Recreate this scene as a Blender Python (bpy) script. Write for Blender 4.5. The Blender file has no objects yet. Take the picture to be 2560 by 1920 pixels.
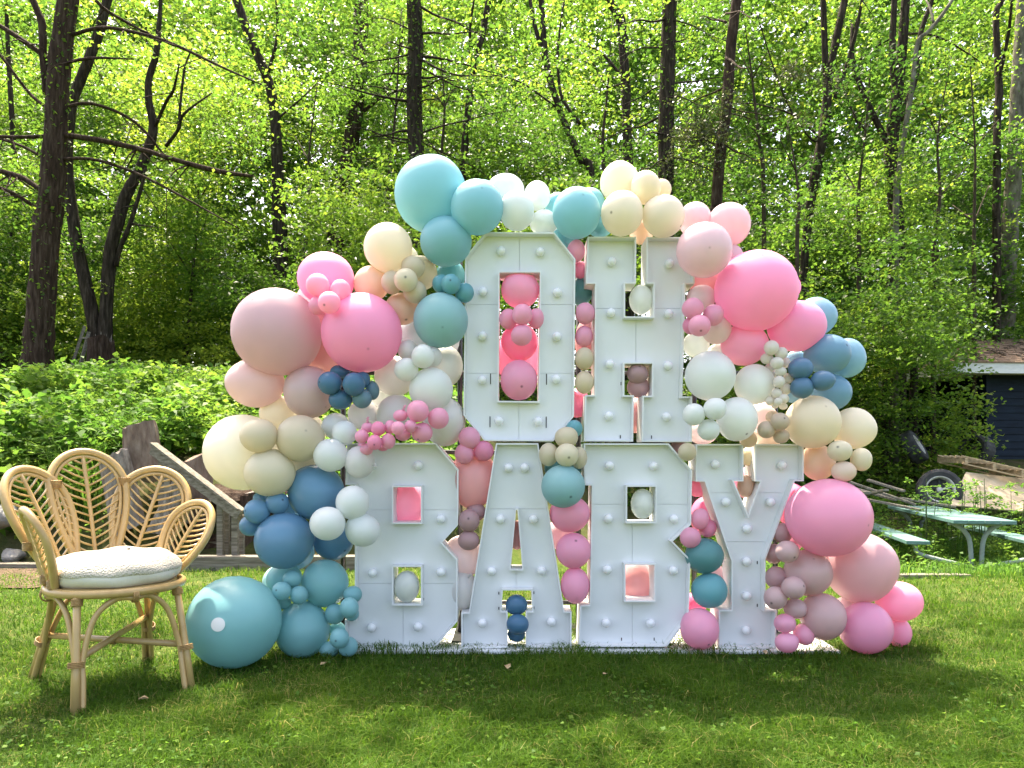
import bpy, bmesh, math, random
import numpy as np
from mathutils import Vector, Matrix, noise as mnoise
from mathutils.geometry import tessellate_polygon

# ------------------------------------------------------------------ camera, sky, sun, exposure
scene = bpy.context.scene
COL = scene.collection
rad = math.radians
FPX, HZ, CAMZ, DL = 1850.0, 1155.0, 0.88, 3.406     # photo focal length, horizon row, eye height, distance of the letter fronts

cam_data = bpy.data.cameras.new('camera')
cam = bpy.data.objects.new('camera', cam_data)
COL.objects.link(cam)
cam.location = (0, 0, CAMZ)
cam.rotation_euler = (rad(90), 0, 0)
cam_data.sensor_width = 36
cam_data.lens = 36 * FPX / 2560
cam_data.shift_y = (HZ - 960) / 2560
cam_data.clip_end = 300
scene.camera = cam

SUN_AZ, SUN_EL = rad(-24), rad(66)                    # behind the arch, from the left
world = bpy.data.worlds.new('World')
scene.world = world
world.use_nodes = True
wn = world.node_tree
wn.nodes.clear()
sky = wn.nodes.new('ShaderNodeTexSky')
sky.sky_type = 'NISHITA'
sky.sun_disc = False
sky.sun_elevation = SUN_EL
sky.sun_rotation = SUN_AZ
sky.air_density = 0.8
sky.dust_density = 5.0
sky.ozone_density = 1.0
bg = wn.nodes.new('ShaderNodeBackground')
bg.inputs['Strength'].default_value = 0.15
wo = wn.nodes.new('ShaderNodeOutputWorld')
wn.links.new(sky.outputs[0], bg.inputs[0])
wn.links.new(bg.outputs[0], wo.inputs[0])

sun_data = bpy.data.lights.new('sun', 'SUN')
sun_data.energy = 3.6
sun_data.angle = rad(0.8)
sun_data.color = (1.0, 0.95, 0.86)
sun = bpy.data.objects.new('sun', sun_data)
COL.objects.link(sun)
sd = Vector((math.sin(SUN_AZ) * math.cos(SUN_EL), math.cos(SUN_AZ) * math.cos(SUN_EL), math.sin(SUN_EL)))
sun.rotation_euler = (-sd).to_track_quat('-Z', 'Y').to_euler()
sun.location = sd * 30

vs = scene.view_settings
vs.view_transform = 'Standard'
vs.look = 'None'
vs.gamma = 1
vs.use_curve_mapping = False
vs.exposure = 2.3
vs.use_white_balance = True
vs.white_balance_temperature = 7500
vs.white_balance_tint = 10
scene.cycles.max_bounces = 8
scene.cycles.diffuse_bounces = 4
scene.cycles.transmission_bounces = 6
scene.cycles.sample_clamp_indirect = 6

# ------------------------------------------------------------------ helpers
def at(x, y, Y):
    """world point that stands at distance Y on the photo's pixel (x, y)"""
    return Vector(((x - 1280) * Y / FPX, Y, CAMZ - (y - HZ) * Y / FPX))

def tag(o, label=None, cat=None, group=None, kind=None):
    if label: o['label'] = label
    if cat: o['category'] = cat
    if group: o['group'] = group
    if kind: o['kind'] = kind
    return o

def empty(name, loc, rz=0.0):
    o = bpy.data.objects.new(name, None)
    COL.objects.link(o)
    o.location = loc
    o.rotation_euler = (0, 0, rz)
    o.empty_display_size = 0.1
    return o

def link(name, me, mat=None, parent=None, loc=(0, 0, 0), rot=(0, 0, 0), scale=(1, 1, 1)):
    o = bpy.data.objects.new(name, me)
    COL.objects.link(o)
    if mat is not None and not me.materials:
        me.materials.append(mat)
    o.location, o.rotation_euler, o.scale = loc, rot, scale
    o.parent = parent
    return o

class MB:
    """collects boxes, tubes and rings; obj() links them as ONE mesh object"""
    def __init__(self): self.v, self.f = [], []
    def add(self, vs_, fs_):
        n = len(self.v)
        self.v += [tuple(p) for p in vs_]
        self.f += [tuple(i + n for i in q) for q in fs_]
        return self
    def box(self, c, s, M=None, jit=0.0, rng=None):
        hx, hy, hz = s[0] / 2, s[1] / 2, s[2] / 2
        P = [Vector((x, y, z)) for x in (-hx, hx) for y in (-hy, hy) for z in (-hz, hz)]
        if jit: P = [p + Vector([rng.uniform(-jit, jit) for _ in range(3)]) for p in P]
        if M is not None: P = [M @ p for p in P]
        c = Vector(c)
        return self.add([p + c for p in P], [(0, 1, 3, 2), (4, 6, 7, 5), (0, 4, 5, 1), (2, 3, 7, 6), (0, 2, 6, 4), (1, 5, 7, 3)])
    def beam(self, a, b, w, h, up=Vector((0, 0, 1))):
        a, b = Vector(a), Vector(b)
        d = (b - a); L = d.length; d.normalize()
        s = d.cross(up)
        if s.length < 1e-4: s = d.cross(Vector((0, 1, 0)))
        s.normalize(); u = s.cross(d)
        M = Matrix((d, s, u)).transposed()
        return self.box((a + b) / 2, (L, w, h), M)
    def tube(self, pts, rs, n=8, cap=True, rough=0.0, rng=None, closed=False):
        pts = [Vector(p) for p in pts]
        if not hasattr(rs, '__len__'): rs = [rs] * len(pts)
        m = len(pts); rings = []
        t0 = (pts[1] - pts[0]).normalized()
        ref = Vector((0, 0, 1)) if abs(t0.z) < .9 else Vector((1, 0, 0))
        s = t0.cross(ref).normalized()
        for i in range(m):
            if closed: t = pts[(i + 1) % m] - pts[i - 1]
            else: t = pts[min(i + 1, m - 1)] - pts[max(i - 1, 0)]
            t.normalize()
            s = (s - t * s.dot(t)).normalized()
            u = t.cross(s)
            for k in range(n):
                a = 2 * math.pi * k / n
                r = rs[i] * (1 + (rng.uniform(-rough, rough) if rough else 0))
                rings.append(pts[i] + (s * math.cos(a) + u * math.sin(a)) * r)
        fs = []
        for i in range(m if closed else m - 1):
            j = (i + 1) % m
            for k in range(n):
                k2 = (k + 1) % n
                fs.append((i * n + k, i * n + k2, j * n + k2, j * n + k))
        if cap and not closed:
            fs.append(tuple(range(n - 1, -1, -1)))
            fs.append(tuple((m - 1) * n + k for k in range(n)))
        return self.add(rings, fs)
    def ring(self, c, axis, R, r, n=14, k=6):
        axis = Vector(axis).normalized()
        ref = Vector((0, 0, 1)) if abs(axis.z) < .9 else Vector((1, 0, 0))
        s = axis.cross(ref).normalized(); u = axis.cross(s)
        return self.tube([Vector(c) + (s * math.cos(2 * math.pi * i / n) + u * math.sin(2 * math.pi * i / n)) * R for i in range(n)], r, k, closed=True)
    def mesh(self, name, smooth=False, org=(0, 0, 0)):
        me = bpy.data.meshes.new(name)
        ox, oy, oz = org
        me.from_pydata([(x - ox, y - oy, z - oz) for x, y, z in self.v], [], self.f)
        if smooth: me.polygons.foreach_set('use_smooth', [True] * len(me.polygons))
        me.update()
        return me
    def obj(self, name, mat, parent=None, smooth=False, local=False, bevel=0.0):
        """local: the coordinates are already the parent's own"""
        org = (0, 0, 0)
        if parent is not None and not local: org = parent.matrix_basis.translation
        loc = (0, 0, 0)
        if parent is None and self.v:            # a thing of one mesh: its origin at its base
            A = np.array(self.v)
            org = ((A[:, 0].min() + A[:, 0].max()) / 2, (A[:, 1].min() + A[:, 1].max()) / 2, A[:, 2].min())
            org = tuple(float(q) for q in org); loc = org
        o = link(name, self.mesh(name, smooth, org), mat, parent, loc)
        if bevel:
            b = o.modifiers.new('bevel', 'BEVEL'); b.width = bevel; b.segments = 2; b.limit_method = 'ANGLE'
        return o

def spline(P, n=6):
    """Catmull-Rom through P (tuples of any length), n steps a span"""
    P = [np.array(p, float) for p in P]
    Q = [2 * P[0] - P[1]] + P + [2 * P[-1] - P[-2]]
    out = []
    for i in range(1, len(Q) - 2):
        a, b, c, d = Q[i - 1:i + 3]
        for k in range(n):
            t = k / n
            out.append(.5 * (2 * b + (c - a) * t + (2 * a - 5 * b + 4 * c - d) * t * t + (3 * b - a - 3 * c + d) * t ** 3))
    out.append(P[-1])
    return out

def s2l(c):
    return tuple(((v / 255) / 12.92 if v / 255 <= .04045 else ((v / 255 + .055) / 1.055) ** 2.4) for v in c) + (1.0,)

def smooth01(a, b, x):
    t = min(1, max(0, (x - a) / (b - a)))
    return t * t * (3 - 2 * t)

# ------------------------------------------------------------------ materials
def new_mat(name):
    m = bpy.data.materials.new(name)
    m.use_nodes = True
    nt = m.node_tree
    p = nt.nodes['Principled BSDF']
    return m, nt, p, nt.nodes['Material Output']

def nd(nt, typ, **kw):
    n = nt.nodes.new(typ)
    for k, v in kw.items():
        if hasattr(n, k): setattr(n, k, v)
        else: n.inputs[k.replace('_', ' ')].default_value = v
    return n

def ramp(nt, fac, stops):
    r = nt.nodes.new('ShaderNodeValToRGB')
    e = r.color_ramp.elements
    while len(e) < len(stops): e.new(0.5)
    for el, (p, c) in zip(e, stops): el.position = p; el.color = c if len(c) == 4 else tuple(c) + (1,)
    nt.links.new(fac, r.inputs[0])
    return r.outputs[0]

def noise_tex(nt, scale, detail=4, rough=.55, vec=None, stretch=None, coord='Object'):
    tc = nt.nodes.new('ShaderNodeTexCoord')
    src = tc.outputs[coord]
    if stretch:
        mp = nt.nodes.new('ShaderNodeMapping'); mp.inputs['Scale'].default_value = stretch
        nt.links.new(src, mp.inputs['Vector']); src = mp.outputs[0]
    n = nd(nt, 'ShaderNodeTexNoise', Scale=scale, Detail=detail, Roughness=rough)
    nt.links.new(src, n.inputs['Vector'])
    return n.outputs['Fac']

def bump(nt, p, height, strength=.3, dist=.01):
    b = nd(nt, 'ShaderNodeBump', Strength=strength, Distance=dist)
    nt.links.new(height, b.inputs['Height'])
    nt.links.new(b.outputs[0], p.inputs['Normal'])

def surf(name, cols, scale=4, rough=.7, spec=.3, stretch=None, bumps=.25, bdist=.008, bscale=None, detail=5):
    """a rough natural surface: noise between colours plus relief"""
    m, nt, p, o = new_mat(name)
    f = noise_tex(nt, scale, detail, .6, stretch=stretch)
    k = len(cols)
    nt.links.new(ramp(nt, f, [(.28 + .44 * i / max(1, k - 1), cols[i]) for i in range(k)]), p.inputs['Base Color'])
    p.inputs['Roughness'].default_value = rough
    p.inputs['Specular IOR Level'].default_value = spec
    if bumps: bump(nt, p, noise_tex(nt, bscale or scale * 2.5, 5, .65, stretch=stretch), bumps, bdist)
    return m

def leafy(name, stops, trans=.45, rough=.42, spec=.35):
    """leaf or blade: colour by the 'tint' of each leaf, light passes through"""
    m, nt, p, o = new_mat(name)
    a = nd(nt, 'ShaderNodeAttribute', attribute_name='tint')
    c = ramp(nt, a.outputs['Fac'], stops)
    nt.links.new(c, p.inputs['Base Color'])
    p.inputs['Roughness'].default_value = rough
    p.inputs['Specular IOR Level'].default_value = spec
    t = nt.nodes.new('ShaderNodeBsdfTranslucent')
    h = nd(nt, 'ShaderNodeHueSaturation', Hue=.496, Saturation=1.0, Value=2.1)
    nt.links.new(c, h.inputs['Color']); nt.links.new(h.outputs[0], t.inputs['Color'])
    mx = nd(nt, 'ShaderNodeMixShader'); mx.inputs[0].default_value = trans
    nt.links.new(p.outputs[0], mx.inputs[1]); nt.links.new(t.outputs[0], mx.inputs[2])
    nt.links.new(mx.outputs[0], o.inputs['Surface'])
    return m

M = {}
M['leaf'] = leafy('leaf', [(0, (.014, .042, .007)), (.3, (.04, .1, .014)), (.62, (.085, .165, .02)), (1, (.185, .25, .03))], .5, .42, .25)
M['weed'] = leafy('weed', [(0, (.024, .07, .012)), (.5, (.062, .15, .02)), (1, (.15, .24, .032))], .4, .55, .15)
M['grass'] = leafy('grass', [(0, (.024, .066, .006)), (.45, (.055, .122, .011)), (.8, (.1, .17, .018)), (1, (.24, .21, .08))], .35, .6, .1)
M['cedar'] = leafy('cedar', [(0, (.02, .035, .01)), (1, (.06, .075, .02))], .3)
M['bark'] = surf('bark', [(.012, .009, .007), (.035, .027, .02), (.085, .068, .054)], 7, .9, .1, (3.2, 3.2, .5), .9, .03, 12)
M['bark_red'] = surf('bark_red', [(.014, .009, .007), (.046, .029, .021), (.095, .07, .055)], 7, .9, .1, (3.2, 3.2, .5), .9, .03, 12)
M['bark_pale'] = surf('bark_pale', [(.05, .046, .034), (.12, .112, .085), (.22, .21, .17)], 5, .85, .1, (2, 2, .7), .5, .02)
M['twig'] = surf('twig', [(.03, .022, .016), (.075, .058, .042)], 9, .9, .1, None, 0)
M['lawn_soil'] = surf('lawn_soil', [(.03, .045, .012), (.055, .085, .018), (.1, .1, .035)], 3.5, .95, .05, None, .5, .02, 30)
M['forest_floor'] = surf('forest_floor', [(.03, .028, .014), (.05, .06, .02), (.1, .075, .045)], 3, .95, .05, None, .6, .04, 20)
M['old_wood'] = surf('old_wood', [(.08, .068, .052), (.17, .155, .125), (.27, .25, .21)], 6, .85, .15, (.6, 9, 9), .5, .006)
M['log_wood'] = surf('log_wood', [(.1, .07, .055), (.2, .145, .115), (.3, .235, .19)], 5, .9, .1, (4, 4, 1.2), .7, .02)
M['grey_log'] = surf('grey_log', [(.1, .085, .07), (.22, .19, .165), (.33, .3, .27)], 6, .9, .1, (4, 4, 1.2), .7, .02)
M['stem'] = surf('stem', [(.05, .08, .025), (.1, .14, .05)], 10, .7, .2, None, 0)
M['stone'] = surf('stone', [(.12, .115, .11), (.2, .19, .18), (.3, .29, .28)], 6, .9, .2, None, .6, .02)

# ------------------------------------------------------------------ the ground
def ground_z(X, Y):
    wl = 1 - smooth01(-1.6, 2.2, X)
    zl = .75 * smooth01(6.2, 7.1, Y) + 1.25 * smooth01(6.6, 11.2, Y) + .6 * smooth01(10.5, 14, Y) + 1.6 * smooth01(14, 32, Y)
    zr = -.33 * smooth01(5.4, 7.6, Y) + .33 * smooth01(9.5, 12.5, Y) + .95 * smooth01(12.6, 15.2, Y) + 3.0 * smooth01(15.5, 32, Y)
    z = zl * wl + zr * (1 - wl)
    n = mnoise.noise(Vector((X * .6, Y * .6, 0)))
    return z + n * (.012 + .10 * smooth01(6.5, 9, Y))

def ground_sheet():
    xs = np.unique(np.concatenate([np.linspace(-90, -10, 24), np.linspace(-10, 10, 81), np.linspace(10, 90, 24)]))
    ys = np.unique(np.concatenate([np.linspace(-30, 1, 8), np.linspace(1, 16, 76), np.linspace(16, 120, 40)]))
    V = [(x, y, ground_z(x, y)) for y in ys for x in xs]
    nx = len(xs); Fc = []; mid = []
    for j in range(len(ys) - 1):
        for i in range(nx - 1):
            Fc.append((j * nx + i, j * nx + i + 1, (j + 1) * nx + i + 1, (j + 1) * nx + i))
            mid.append((.5 * (ys[j] + ys[j + 1]), .5 * (xs[i] + xs[i + 1])))
    me = bpy.data.meshes.new('ground')
    me.from_pydata(V, [], Fc)
    me.materials.append(M['lawn_soil']); me.materials.append(M['forest_floor'])
    me.polygons.foreach_set('material_index', [1 if y > (6.1 if x < 0 else 6.6) + .3 * mnoise.noise(Vector((x * 1.7, y, 2))) else 0 for y, x in mid])
    me.polygons.foreach_set('use_smooth', [True] * len(Fc))
    tag(link('ground', me), 'mown lawn rising into a leafy woodland bank behind', None, None, 'structure')
ground_sheet()

# ------------------------------------------------------------------ leaves and blades in bulk
RNG = np.random.default_rng(7)
PR = random.Random(11)

def bulk_object(name, V, k, tint, mat, faces=None):
    """V (n, k, 3): n pieces of k points each"""
    n = len(V)
    me = bpy.data.meshes.new(name)
    me.vertices.add(n * k)
    me.vertices.foreach_set('co', V.reshape(-1).astype(np.float32))
    fl = faces or [tuple(range(k))]
    idx = np.concatenate([np.array(q) for q in fl])
    loops = (np.arange(n)[:, None] * k + idx[None, :]).reshape(-1)
    sizes = np.array([len(q) for q in fl])
    me.loops.add(len(loops)); me.loops.foreach_set('vertex_index', loops.astype(np.int32))
    tot = np.tile(sizes, n); st = np.concatenate([[0], np.cumsum(tot)[:-1]])
    me.polygons.add(len(tot))
    me.polygons.foreach_set('loop_start', st.astype(np.int32))
    me.polygons.foreach_set('loop_total', tot.astype(np.int32))
    a = me.attributes.new('tint', 'FLOAT', 'FACE')
    a.data.foreach_set('value', np.repeat(np.clip(tint, 0, 1), len(fl)).astype(np.float32))
    me.update(calc_edges=True); me.validate()
    me.materials.append(mat)
    return me

def unit(a): return a / np.maximum(1e-6, np.linalg.norm(a, axis=-1, keepdims=True))

def leaf_quads(C, size, flat=.6, ratio=.62):
    """kite shaped leaves round the points C, mostly lying flat, folded a little"""
    n = len(C)
    nrm = RNG.normal(size=(n, 3)); nrm[:, 2] = np.abs(nrm[:, 2]) + flat * 2.2
    nrm = unit(nrm)
    d = unit(np.cross(nrm, RNG.normal(size=(n, 3))))
    s = np.cross(nrm, d)
    L = (size * RNG.uniform(.65, 1.35, n))[:, None] if np.isscalar(size) else (size * RNG.uniform(.65, 1.35, n))[:, None]
    w = L * ratio * RNG.uniform(.75, 1.2, n)[:, None]
    up = nrm * (L * .12)
    return np.stack([C, C + d * L * .45 + s * w * .5 + up, C + d * L, C + d * L * .45 - s * w * .5 + up], 1)

def clumps(P, per, spread, size, tint, jt=.12, flat=.35):
    """P (m,3) clump centres -> leaves; spread (sx,sy,sz) scale; tint (m,)"""
    m = len(P)
    sp = np.array(spread)
    k = 4                                                      # leaves sit along a few twigs of each clump
    tw = RNG.normal(size=(m, k, 3)) * np.array((1, 1, .35)); tw = unit(tw) * (sp * 2.1) * RNG.uniform(.5, 1.3, (m, k, 1)) * np.array((1, 1, 1.3))
    tw = tw[np.repeat(np.arange(m), per), RNG.integers(0, k, m * per)]
    u = RNG.uniform(0, 1, (m * per, 1)) ** .7
    C = np.repeat(P, per, 0) + tw * u + RNG.normal(size=(m * per, 3)) * sp * .3
    C[:, 2] -= (u[:, 0] ** 2) * sp[2] * .6
    T = np.repeat(tint, per) + RNG.normal(size=m * per) * jt
    if not np.isscalar(size): size = np.repeat(size, per)
    return leaf_quads(C, size, flat), T

def blades(B, h, w, lean, droop=.5):
    """grass blades from base points B: five points each"""
    n = len(B)
    a = RNG.uniform(0, 2 * np.pi, n)
    d = np.stack([np.cos(a), np.sin(a), np.zeros(n)], 1)
    s = np.stack([-np.sin(a), np.cos(a), np.zeros(n)], 1)
    tw = RNG.uniform(0, np.pi, n)[:, None]
    s = s * np.cos(tw) + d * np.sin(tw)
    l = (RNG.uniform(.1, 1, n) * lean)[:, None]
    h = h[:, None]; w = w[:, None]
    z = np.array([[0, 0, 1.]])
    mid = B + d * h * l * .35 + z * h * .6
    tip = B + d * h * l * (1 + droop) + z * h * (1.0 - droop * l * .6)
    return np.stack([B - s * w * .5, B + s * w * .5, mid + s * w * .42, mid - s * w * .42, tip], 1)
BF = [(0, 1, 2, 3), (3, 2, 4)]

def gz_arr(x, y): return np.array([ground_z(float(a), float(b)) for a, b in zip(x, y)])
def n3(P, s, off=0.0): return np.array([mnoise.noise(Vector((p[0] * s + off, p[1] * s, p[2] * s))) for p in P])

# ---- lawn grass
def lawn():
    N = 290000
    u = RNG.uniform(0, 1, N)
    Y = 1.9 / (1 - u * (1 - 1.9 / 6.7))                # thins out with distance
    X = RNG.uniform(-1, 1, N) * (Y * .72 + .35)
    gx, gy = np.meshgrid(np.linspace(-6, 6, 241), np.linspace(1, 7, 121))
    G = np.array([[mnoise.noise(Vector((a * 2.1, b * 2.1, 3))) + .6 * mnoise.noise(Vector((a * 6, b * 6, 8))) for a in gx[0]] for b in gy[:, 0]])
    G2 = np.array([[mnoise.noise(Vector((a * 1.3, b * 1.3, 13))) + .8 * mnoise.noise(Vector((a * 4.5, b * 4.5, 18))) for a in gx[0]] for b in gy[:, 0]])
    ii = np.clip(((X + 6) / 12 * 240).astype(int), 0, 240); jj = np.clip(((Y - 1) / 6 * 120).astype(int), 0, 120)
    g, g2 = G[jj, ii], G2[jj, ii]
    keep = RNG.uniform(0, 1, N) < .72 + .4 * g
    X, Y, g, g2 = X[keep], Y[keep], g[keep], g2[keep]
    n = len(X)
    lv = np.linspace(-6, 6, 97); mv = np.linspace(1, 7, 61)
    Z = np.array([[ground_z(a, b) for a in lv] for b in mv])
    z = Z[np.clip(((Y - 1) / 6 * 60).astype(int), 0, 60), np.clip(((X + 6) / 12 * 96).astype(int), 0, 96)]
    B = np.stack([X, Y, z - .008], 1)
    h = RNG.uniform(.022, .062, n) * (1 + .6 * g)
    w = RNG.uniform(.002, .0042, n) * (.7 + .16 * Y)
    h = h * np.where((Y > 3.22) & (Y < 3.46) & (np.abs(X - .3) < 1.35), 1.1, 1)
    dry = (RNG.uniform(0, 1, n) < .06 + .3 * np.clip(g2 - .1, 0, 1))
    T = .34 + .3 * g + RNG.normal(size=n) * .13
    T[dry] = RNG.uniform(.8, 1.0, dry.sum())
    me = bulk_object('lawn_grass', blades(B, h, w, 1.1, .7), 5, T, M['grass'], BF)
    tag(link('lawn_grass', me), 'short green lawn grass with dry brown patches', 'grass', None, 'stuff')
    # clover and broad leaves
    k = 9000
    Yc = 1.95 / (1 - RNG.uniform(0, 1, k) * (1 - 1.95 / 5.8)); Xc = RNG.uniform(-1, 1, k) * (Yc * .72 + .3)
    cl = n3(np.stack([Xc, Yc, Yc * 0], 1), 1.7, 5)
    sel = RNG.uniform(0, 1, k) < .3 + 1.2 * cl
    C = np.stack([Xc, Yc, RNG.uniform(.012, .035, k)], 1)[sel]
    me = bulk_object('clover', leaf_quads(C, .016, .7, .9), 4, RNG.uniform(.2, .85, len(C)), M['weed'])
    tag(link('clover', me), 'small clover leaves scattered through the lawn', 'clover', None, 'stuff')
lawn()

# ---- tall weeds on the left bank and round the picnic table
def weeds():
    k = 5200
    X = RNG.uniform(-6.6, -.6, k); Y = RNG.uniform(6.5, 11.5, k)
    P = np.stack([X, Y, gz_arr(X, Y) + RNG.uniform(.02, .42, k) * np.where(Y > 9.6, .5, 1)], 1)
    pq = 1280 + X * FPX / Y
    P = P[~((pq > 262) & (pq < 720) & (Y < 7.35))]
    t = .45 + .5 * n3(P, .9, 2)
    sp_ = n3(P, 1.3, 77)
    P[:, 2] += np.where((sp_ > .12) & (P[:, 1] < 9.3), RNG.uniform(0, .35, len(P)), 0)
    V, T = clumps(P, 17, (.13, .13, .07), np.where(sp_ > .05, .088, .055) * RNG.uniform(.7, 1.3, len(P)), t + .12 + .1 * (sp_ < 0), .16, .5)
    me = bulk_object('bank_weeds', V, 4, T, M['weed'])
    tag(link('bank_weeds', me), 'dense green weeds covering the bank behind the chair', 'weeds', None, 'stuff')
    k = 20000
    X = RNG.uniform(-6.4, -1.9, k); Y = RNG.uniform(6.6, 9.6, k)
    B = np.stack([X, Y, gz_arr(X, Y)], 1)
    m = n3(B, .7, 30) + .35 * (X < -3.6)
    pq = 1280 + X * FPX / Y
    B = B[(m > .02) & ~((pq > 250) & (pq < 720) & (Y < 7.4))]; n = len(B)
    me = bulk_object('bank_grass', blades(B, RNG.uniform(.3, .55, n), RNG.uniform(.010, .02, n), 1.2, .8), 5, .5 + RNG.normal(size=n) * .18, M['weed'], BF)
    tag(link('bank_grass', me), 'long drooping grass blades on the left bank', 'grass', None, 'stuff')
    k = 15000
    Y = RNG.uniform(5.35, 9.8, k); X = RNG.uniform(2.2, 7.2, k)
    B = np.stack([X, Y, gz_arr(X, Y)], 1)
    e = n3(B, 1.1, 50)
    sel = (RNG.uniform(0, 1, k) < .75 + .7 * e) & (Y > 5.55 + .25 * e)
    B = B[sel]; n = len(B)
    h = RNG.uniform(.05, .19, n) * (1 + .3 * e[sel]) * np.where(B[:, 1] > 8.6, 2.2, 1)
    me = bulk_object('tall_grass', blades(B, h, RNG.uniform(.004, .009, n), .8, .5), 5, .5 + RNG.normal(size=n) * .2, M['weed'], BF)
    tag(link('tall_grass', me), 'tall wild grass growing round the picnic table', 'grass', None, 'stuff')
    k = 2600
    Y = RNG.uniform(6.0, 13.5, k); X = RNG.uniform(2.5, 10.5, k)
    P = np.stack([X, Y, gz_arr(X, Y)], 1)
    P[:, 2] += RNG.uniform(.02, .1, k) + np.where(Y > 8.5, RNG.uniform(0, .2, k), 0) + np.where(Y > 9, RNG.uniform(0, .5, k), 0) * (n3(P, .5, 9) + .4)
    pxx = 1280 + X * FPX / Y
    P[:, 2] = np.where((pxx > 2300) & (Y > 9.3), np.minimum(P[:, 2], gz_arr(X, Y) + .2), P[:, 2])
    sel = ~((Y > 11.6) & (X > 6.6) & (X < 7.9))
    V, T = clumps(P[sel], 16, (.12, .12, .08), .055, .5 + .4 * n3(P[sel], .8, 4), .16, .8)
    me = bulk_object('wild_plants', V, 4, T, M['weed'])
    tag(link('wild_plants', me), 'leafy wild plants around the tyres and picnic table', 'weeds', None, 'stuff')
    # upright stalks with leaf tiers before the plywood board
    for q, (px, Yq, hh) in enumerate([(2318, 8.9, .62), (2392, 9.2, .58), (2466, 9.0, .66), (2422, 9.6, .6), (2490, 9.5, .5), (2535, 9.2, .62), (2352, 9.7, .5)]):
        p = at(px, 1200, Yq); z0 = ground_z(p.x, Yq)
        root = empty('stalk_plant', (p.x, Yq, z0))
        names = ['leftmost tall stalk plant, in front of the upright tyre', 'tall stalk plant between the tyre and the plywood', 'tallest stalk plant in front of the plywood', 'tall stalk plant behind the tallest, left half of the plywood',
                 'short stalk plant before the middle of the plywood', 'tall stalk plant at the right edge of the frame', 'short stalk plant just right of the upright tyre']
        tag(root, names[q], 'plant', 'stalk plants before the plywood')
        mb = MB(); hh += .35
        for s_ in range(3):
            ox, oy = PR.uniform(-.08, .08), PR.uniform(-.08, .08)
            mb.tube([(ox, oy, 0), (ox * 1.2, oy, hh * .5), (ox * 1.6, oy * 1.4, hh * (.8 + .1 * s_))], [.006, .005, .003], 5)
        mb.obj('stem', M['stem'], root, local=True)
        c = np.array([(PR.uniform(-.16, .16), PR.uniform(-.14, .14), hh * PR.uniform(.35, 1.0)) for _ in range(14)])
        V, T = clumps(c, 14, (.05, .05, .02), .05, np.full(14, .6), .15, .9)
        link('leaves', bulk_object('stalk_leaves', V, 4, T, M['weed']), None, root)
weeds()

# ------------------------------------------------------------------ the wood behind
def in_frame(P, mx=250):
    x = 1280 + P[:, 0] * FPX / P[:, 1]; y = HZ - (P[:, 2] - CAMZ) * FPX / P[:, 1]
    D = P[:, 1]
    keep_clear = (x > 2425) & (D < 15.8) | (x > 2060) & (y > 900) & (D < 12.9) | (x < 720) & (D < 12.9)
    hid = keep_clear | (x > 1130) & (x < 1760) & (y > 720) & (RNG.uniform(0, 1, len(P)) < .75)
    return (x > -mx) & (x < 2560 + mx) & (y > -260) & ~hid

def foliage(name, label, n, y0, y1, zlo, zhi, per, spread, size, thr, off, tb, nscale=.45, tgain=.6, over=0):
    Y = RNG.uniform(y0, y1, n); X = RNG.uniform(-1, 1, n) * (Y * .80)
    g = gz_arr(X, Y)
    top = CAMZ + 1300 * Y / FPX
    hi = np.minimum(zhi + np.where(X > 1, 1.4, 0) * (zhi < 6), top - g)
    if zhi < 6: hi = hi * (.62 + .75 * n3(np.stack([X, Y, 0 * X], 1), .55, off + 5))   # an uneven top
    P = np.stack([X, Y, g + zlo + (hi - zlo) * RNG.uniform(0, 1, n)], 1)
    P = P[in_frame(P)]
    v = n3(P, nscale, off)
    k = v > thr
    P = P[k]; v = v[k]
    px = 1280 + P[:, 0] * FPX / P[:, 1]; zz = P[:, 2]
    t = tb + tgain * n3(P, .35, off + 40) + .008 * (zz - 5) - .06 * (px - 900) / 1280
    V, T = clumps(P, per, spread, size, t, .1)
    if over:                                                   # unseen trunkless leaf clumps, added towards the sun to shade arch and lawn
        k = over; gx, gy, hz = RNG.uniform(-4.2, 3.6, k), RNG.uniform(1.0, 4.4, k), RNG.uniform(6.2, 9.2, k)
        Q = np.stack([gx + sd.x / sd.z * hz, gy + sd.y / sd.z * hz, hz], 1)
        Q = Q[n3(Q, .55, 70) > -.16]
        V2, T2 = clumps(Q, 30, (.3, .3, .1), .13, np.full(len(Q), .6), .13)
        V, T = np.concatenate([V, V2]), np.concatenate([T, T2])
    tag(link(name, bulk_object(name, V, 4, T, M['leaf'])), label, 'foliage', None, 'stuff')
    return len(T)

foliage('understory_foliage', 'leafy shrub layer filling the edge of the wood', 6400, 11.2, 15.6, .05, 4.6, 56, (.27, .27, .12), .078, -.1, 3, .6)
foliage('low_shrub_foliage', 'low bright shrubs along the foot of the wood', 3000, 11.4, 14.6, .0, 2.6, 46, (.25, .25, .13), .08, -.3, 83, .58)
foliage('woodland_and_shade_foliage', 'bright green leaf canopy of the nearer wood, plus unseen leaf clumps added to shade the lawn', 6600, 16.6, 20.5, .8, 7.5, 60, (.42, .42, .15), .105, -.02, 17, .44, over=120)
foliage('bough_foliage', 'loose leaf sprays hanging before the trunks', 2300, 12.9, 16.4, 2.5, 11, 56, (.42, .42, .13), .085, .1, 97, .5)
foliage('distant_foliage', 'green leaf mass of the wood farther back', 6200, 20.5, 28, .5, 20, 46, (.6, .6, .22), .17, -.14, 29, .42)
foliage('backmost_foliage', 'pale green leaf mass closing the view through the wood', 2500, 29, 36, .5, 26, 36, (1.1, 1.1, .5), .42, -.3, 61, .4)

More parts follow.
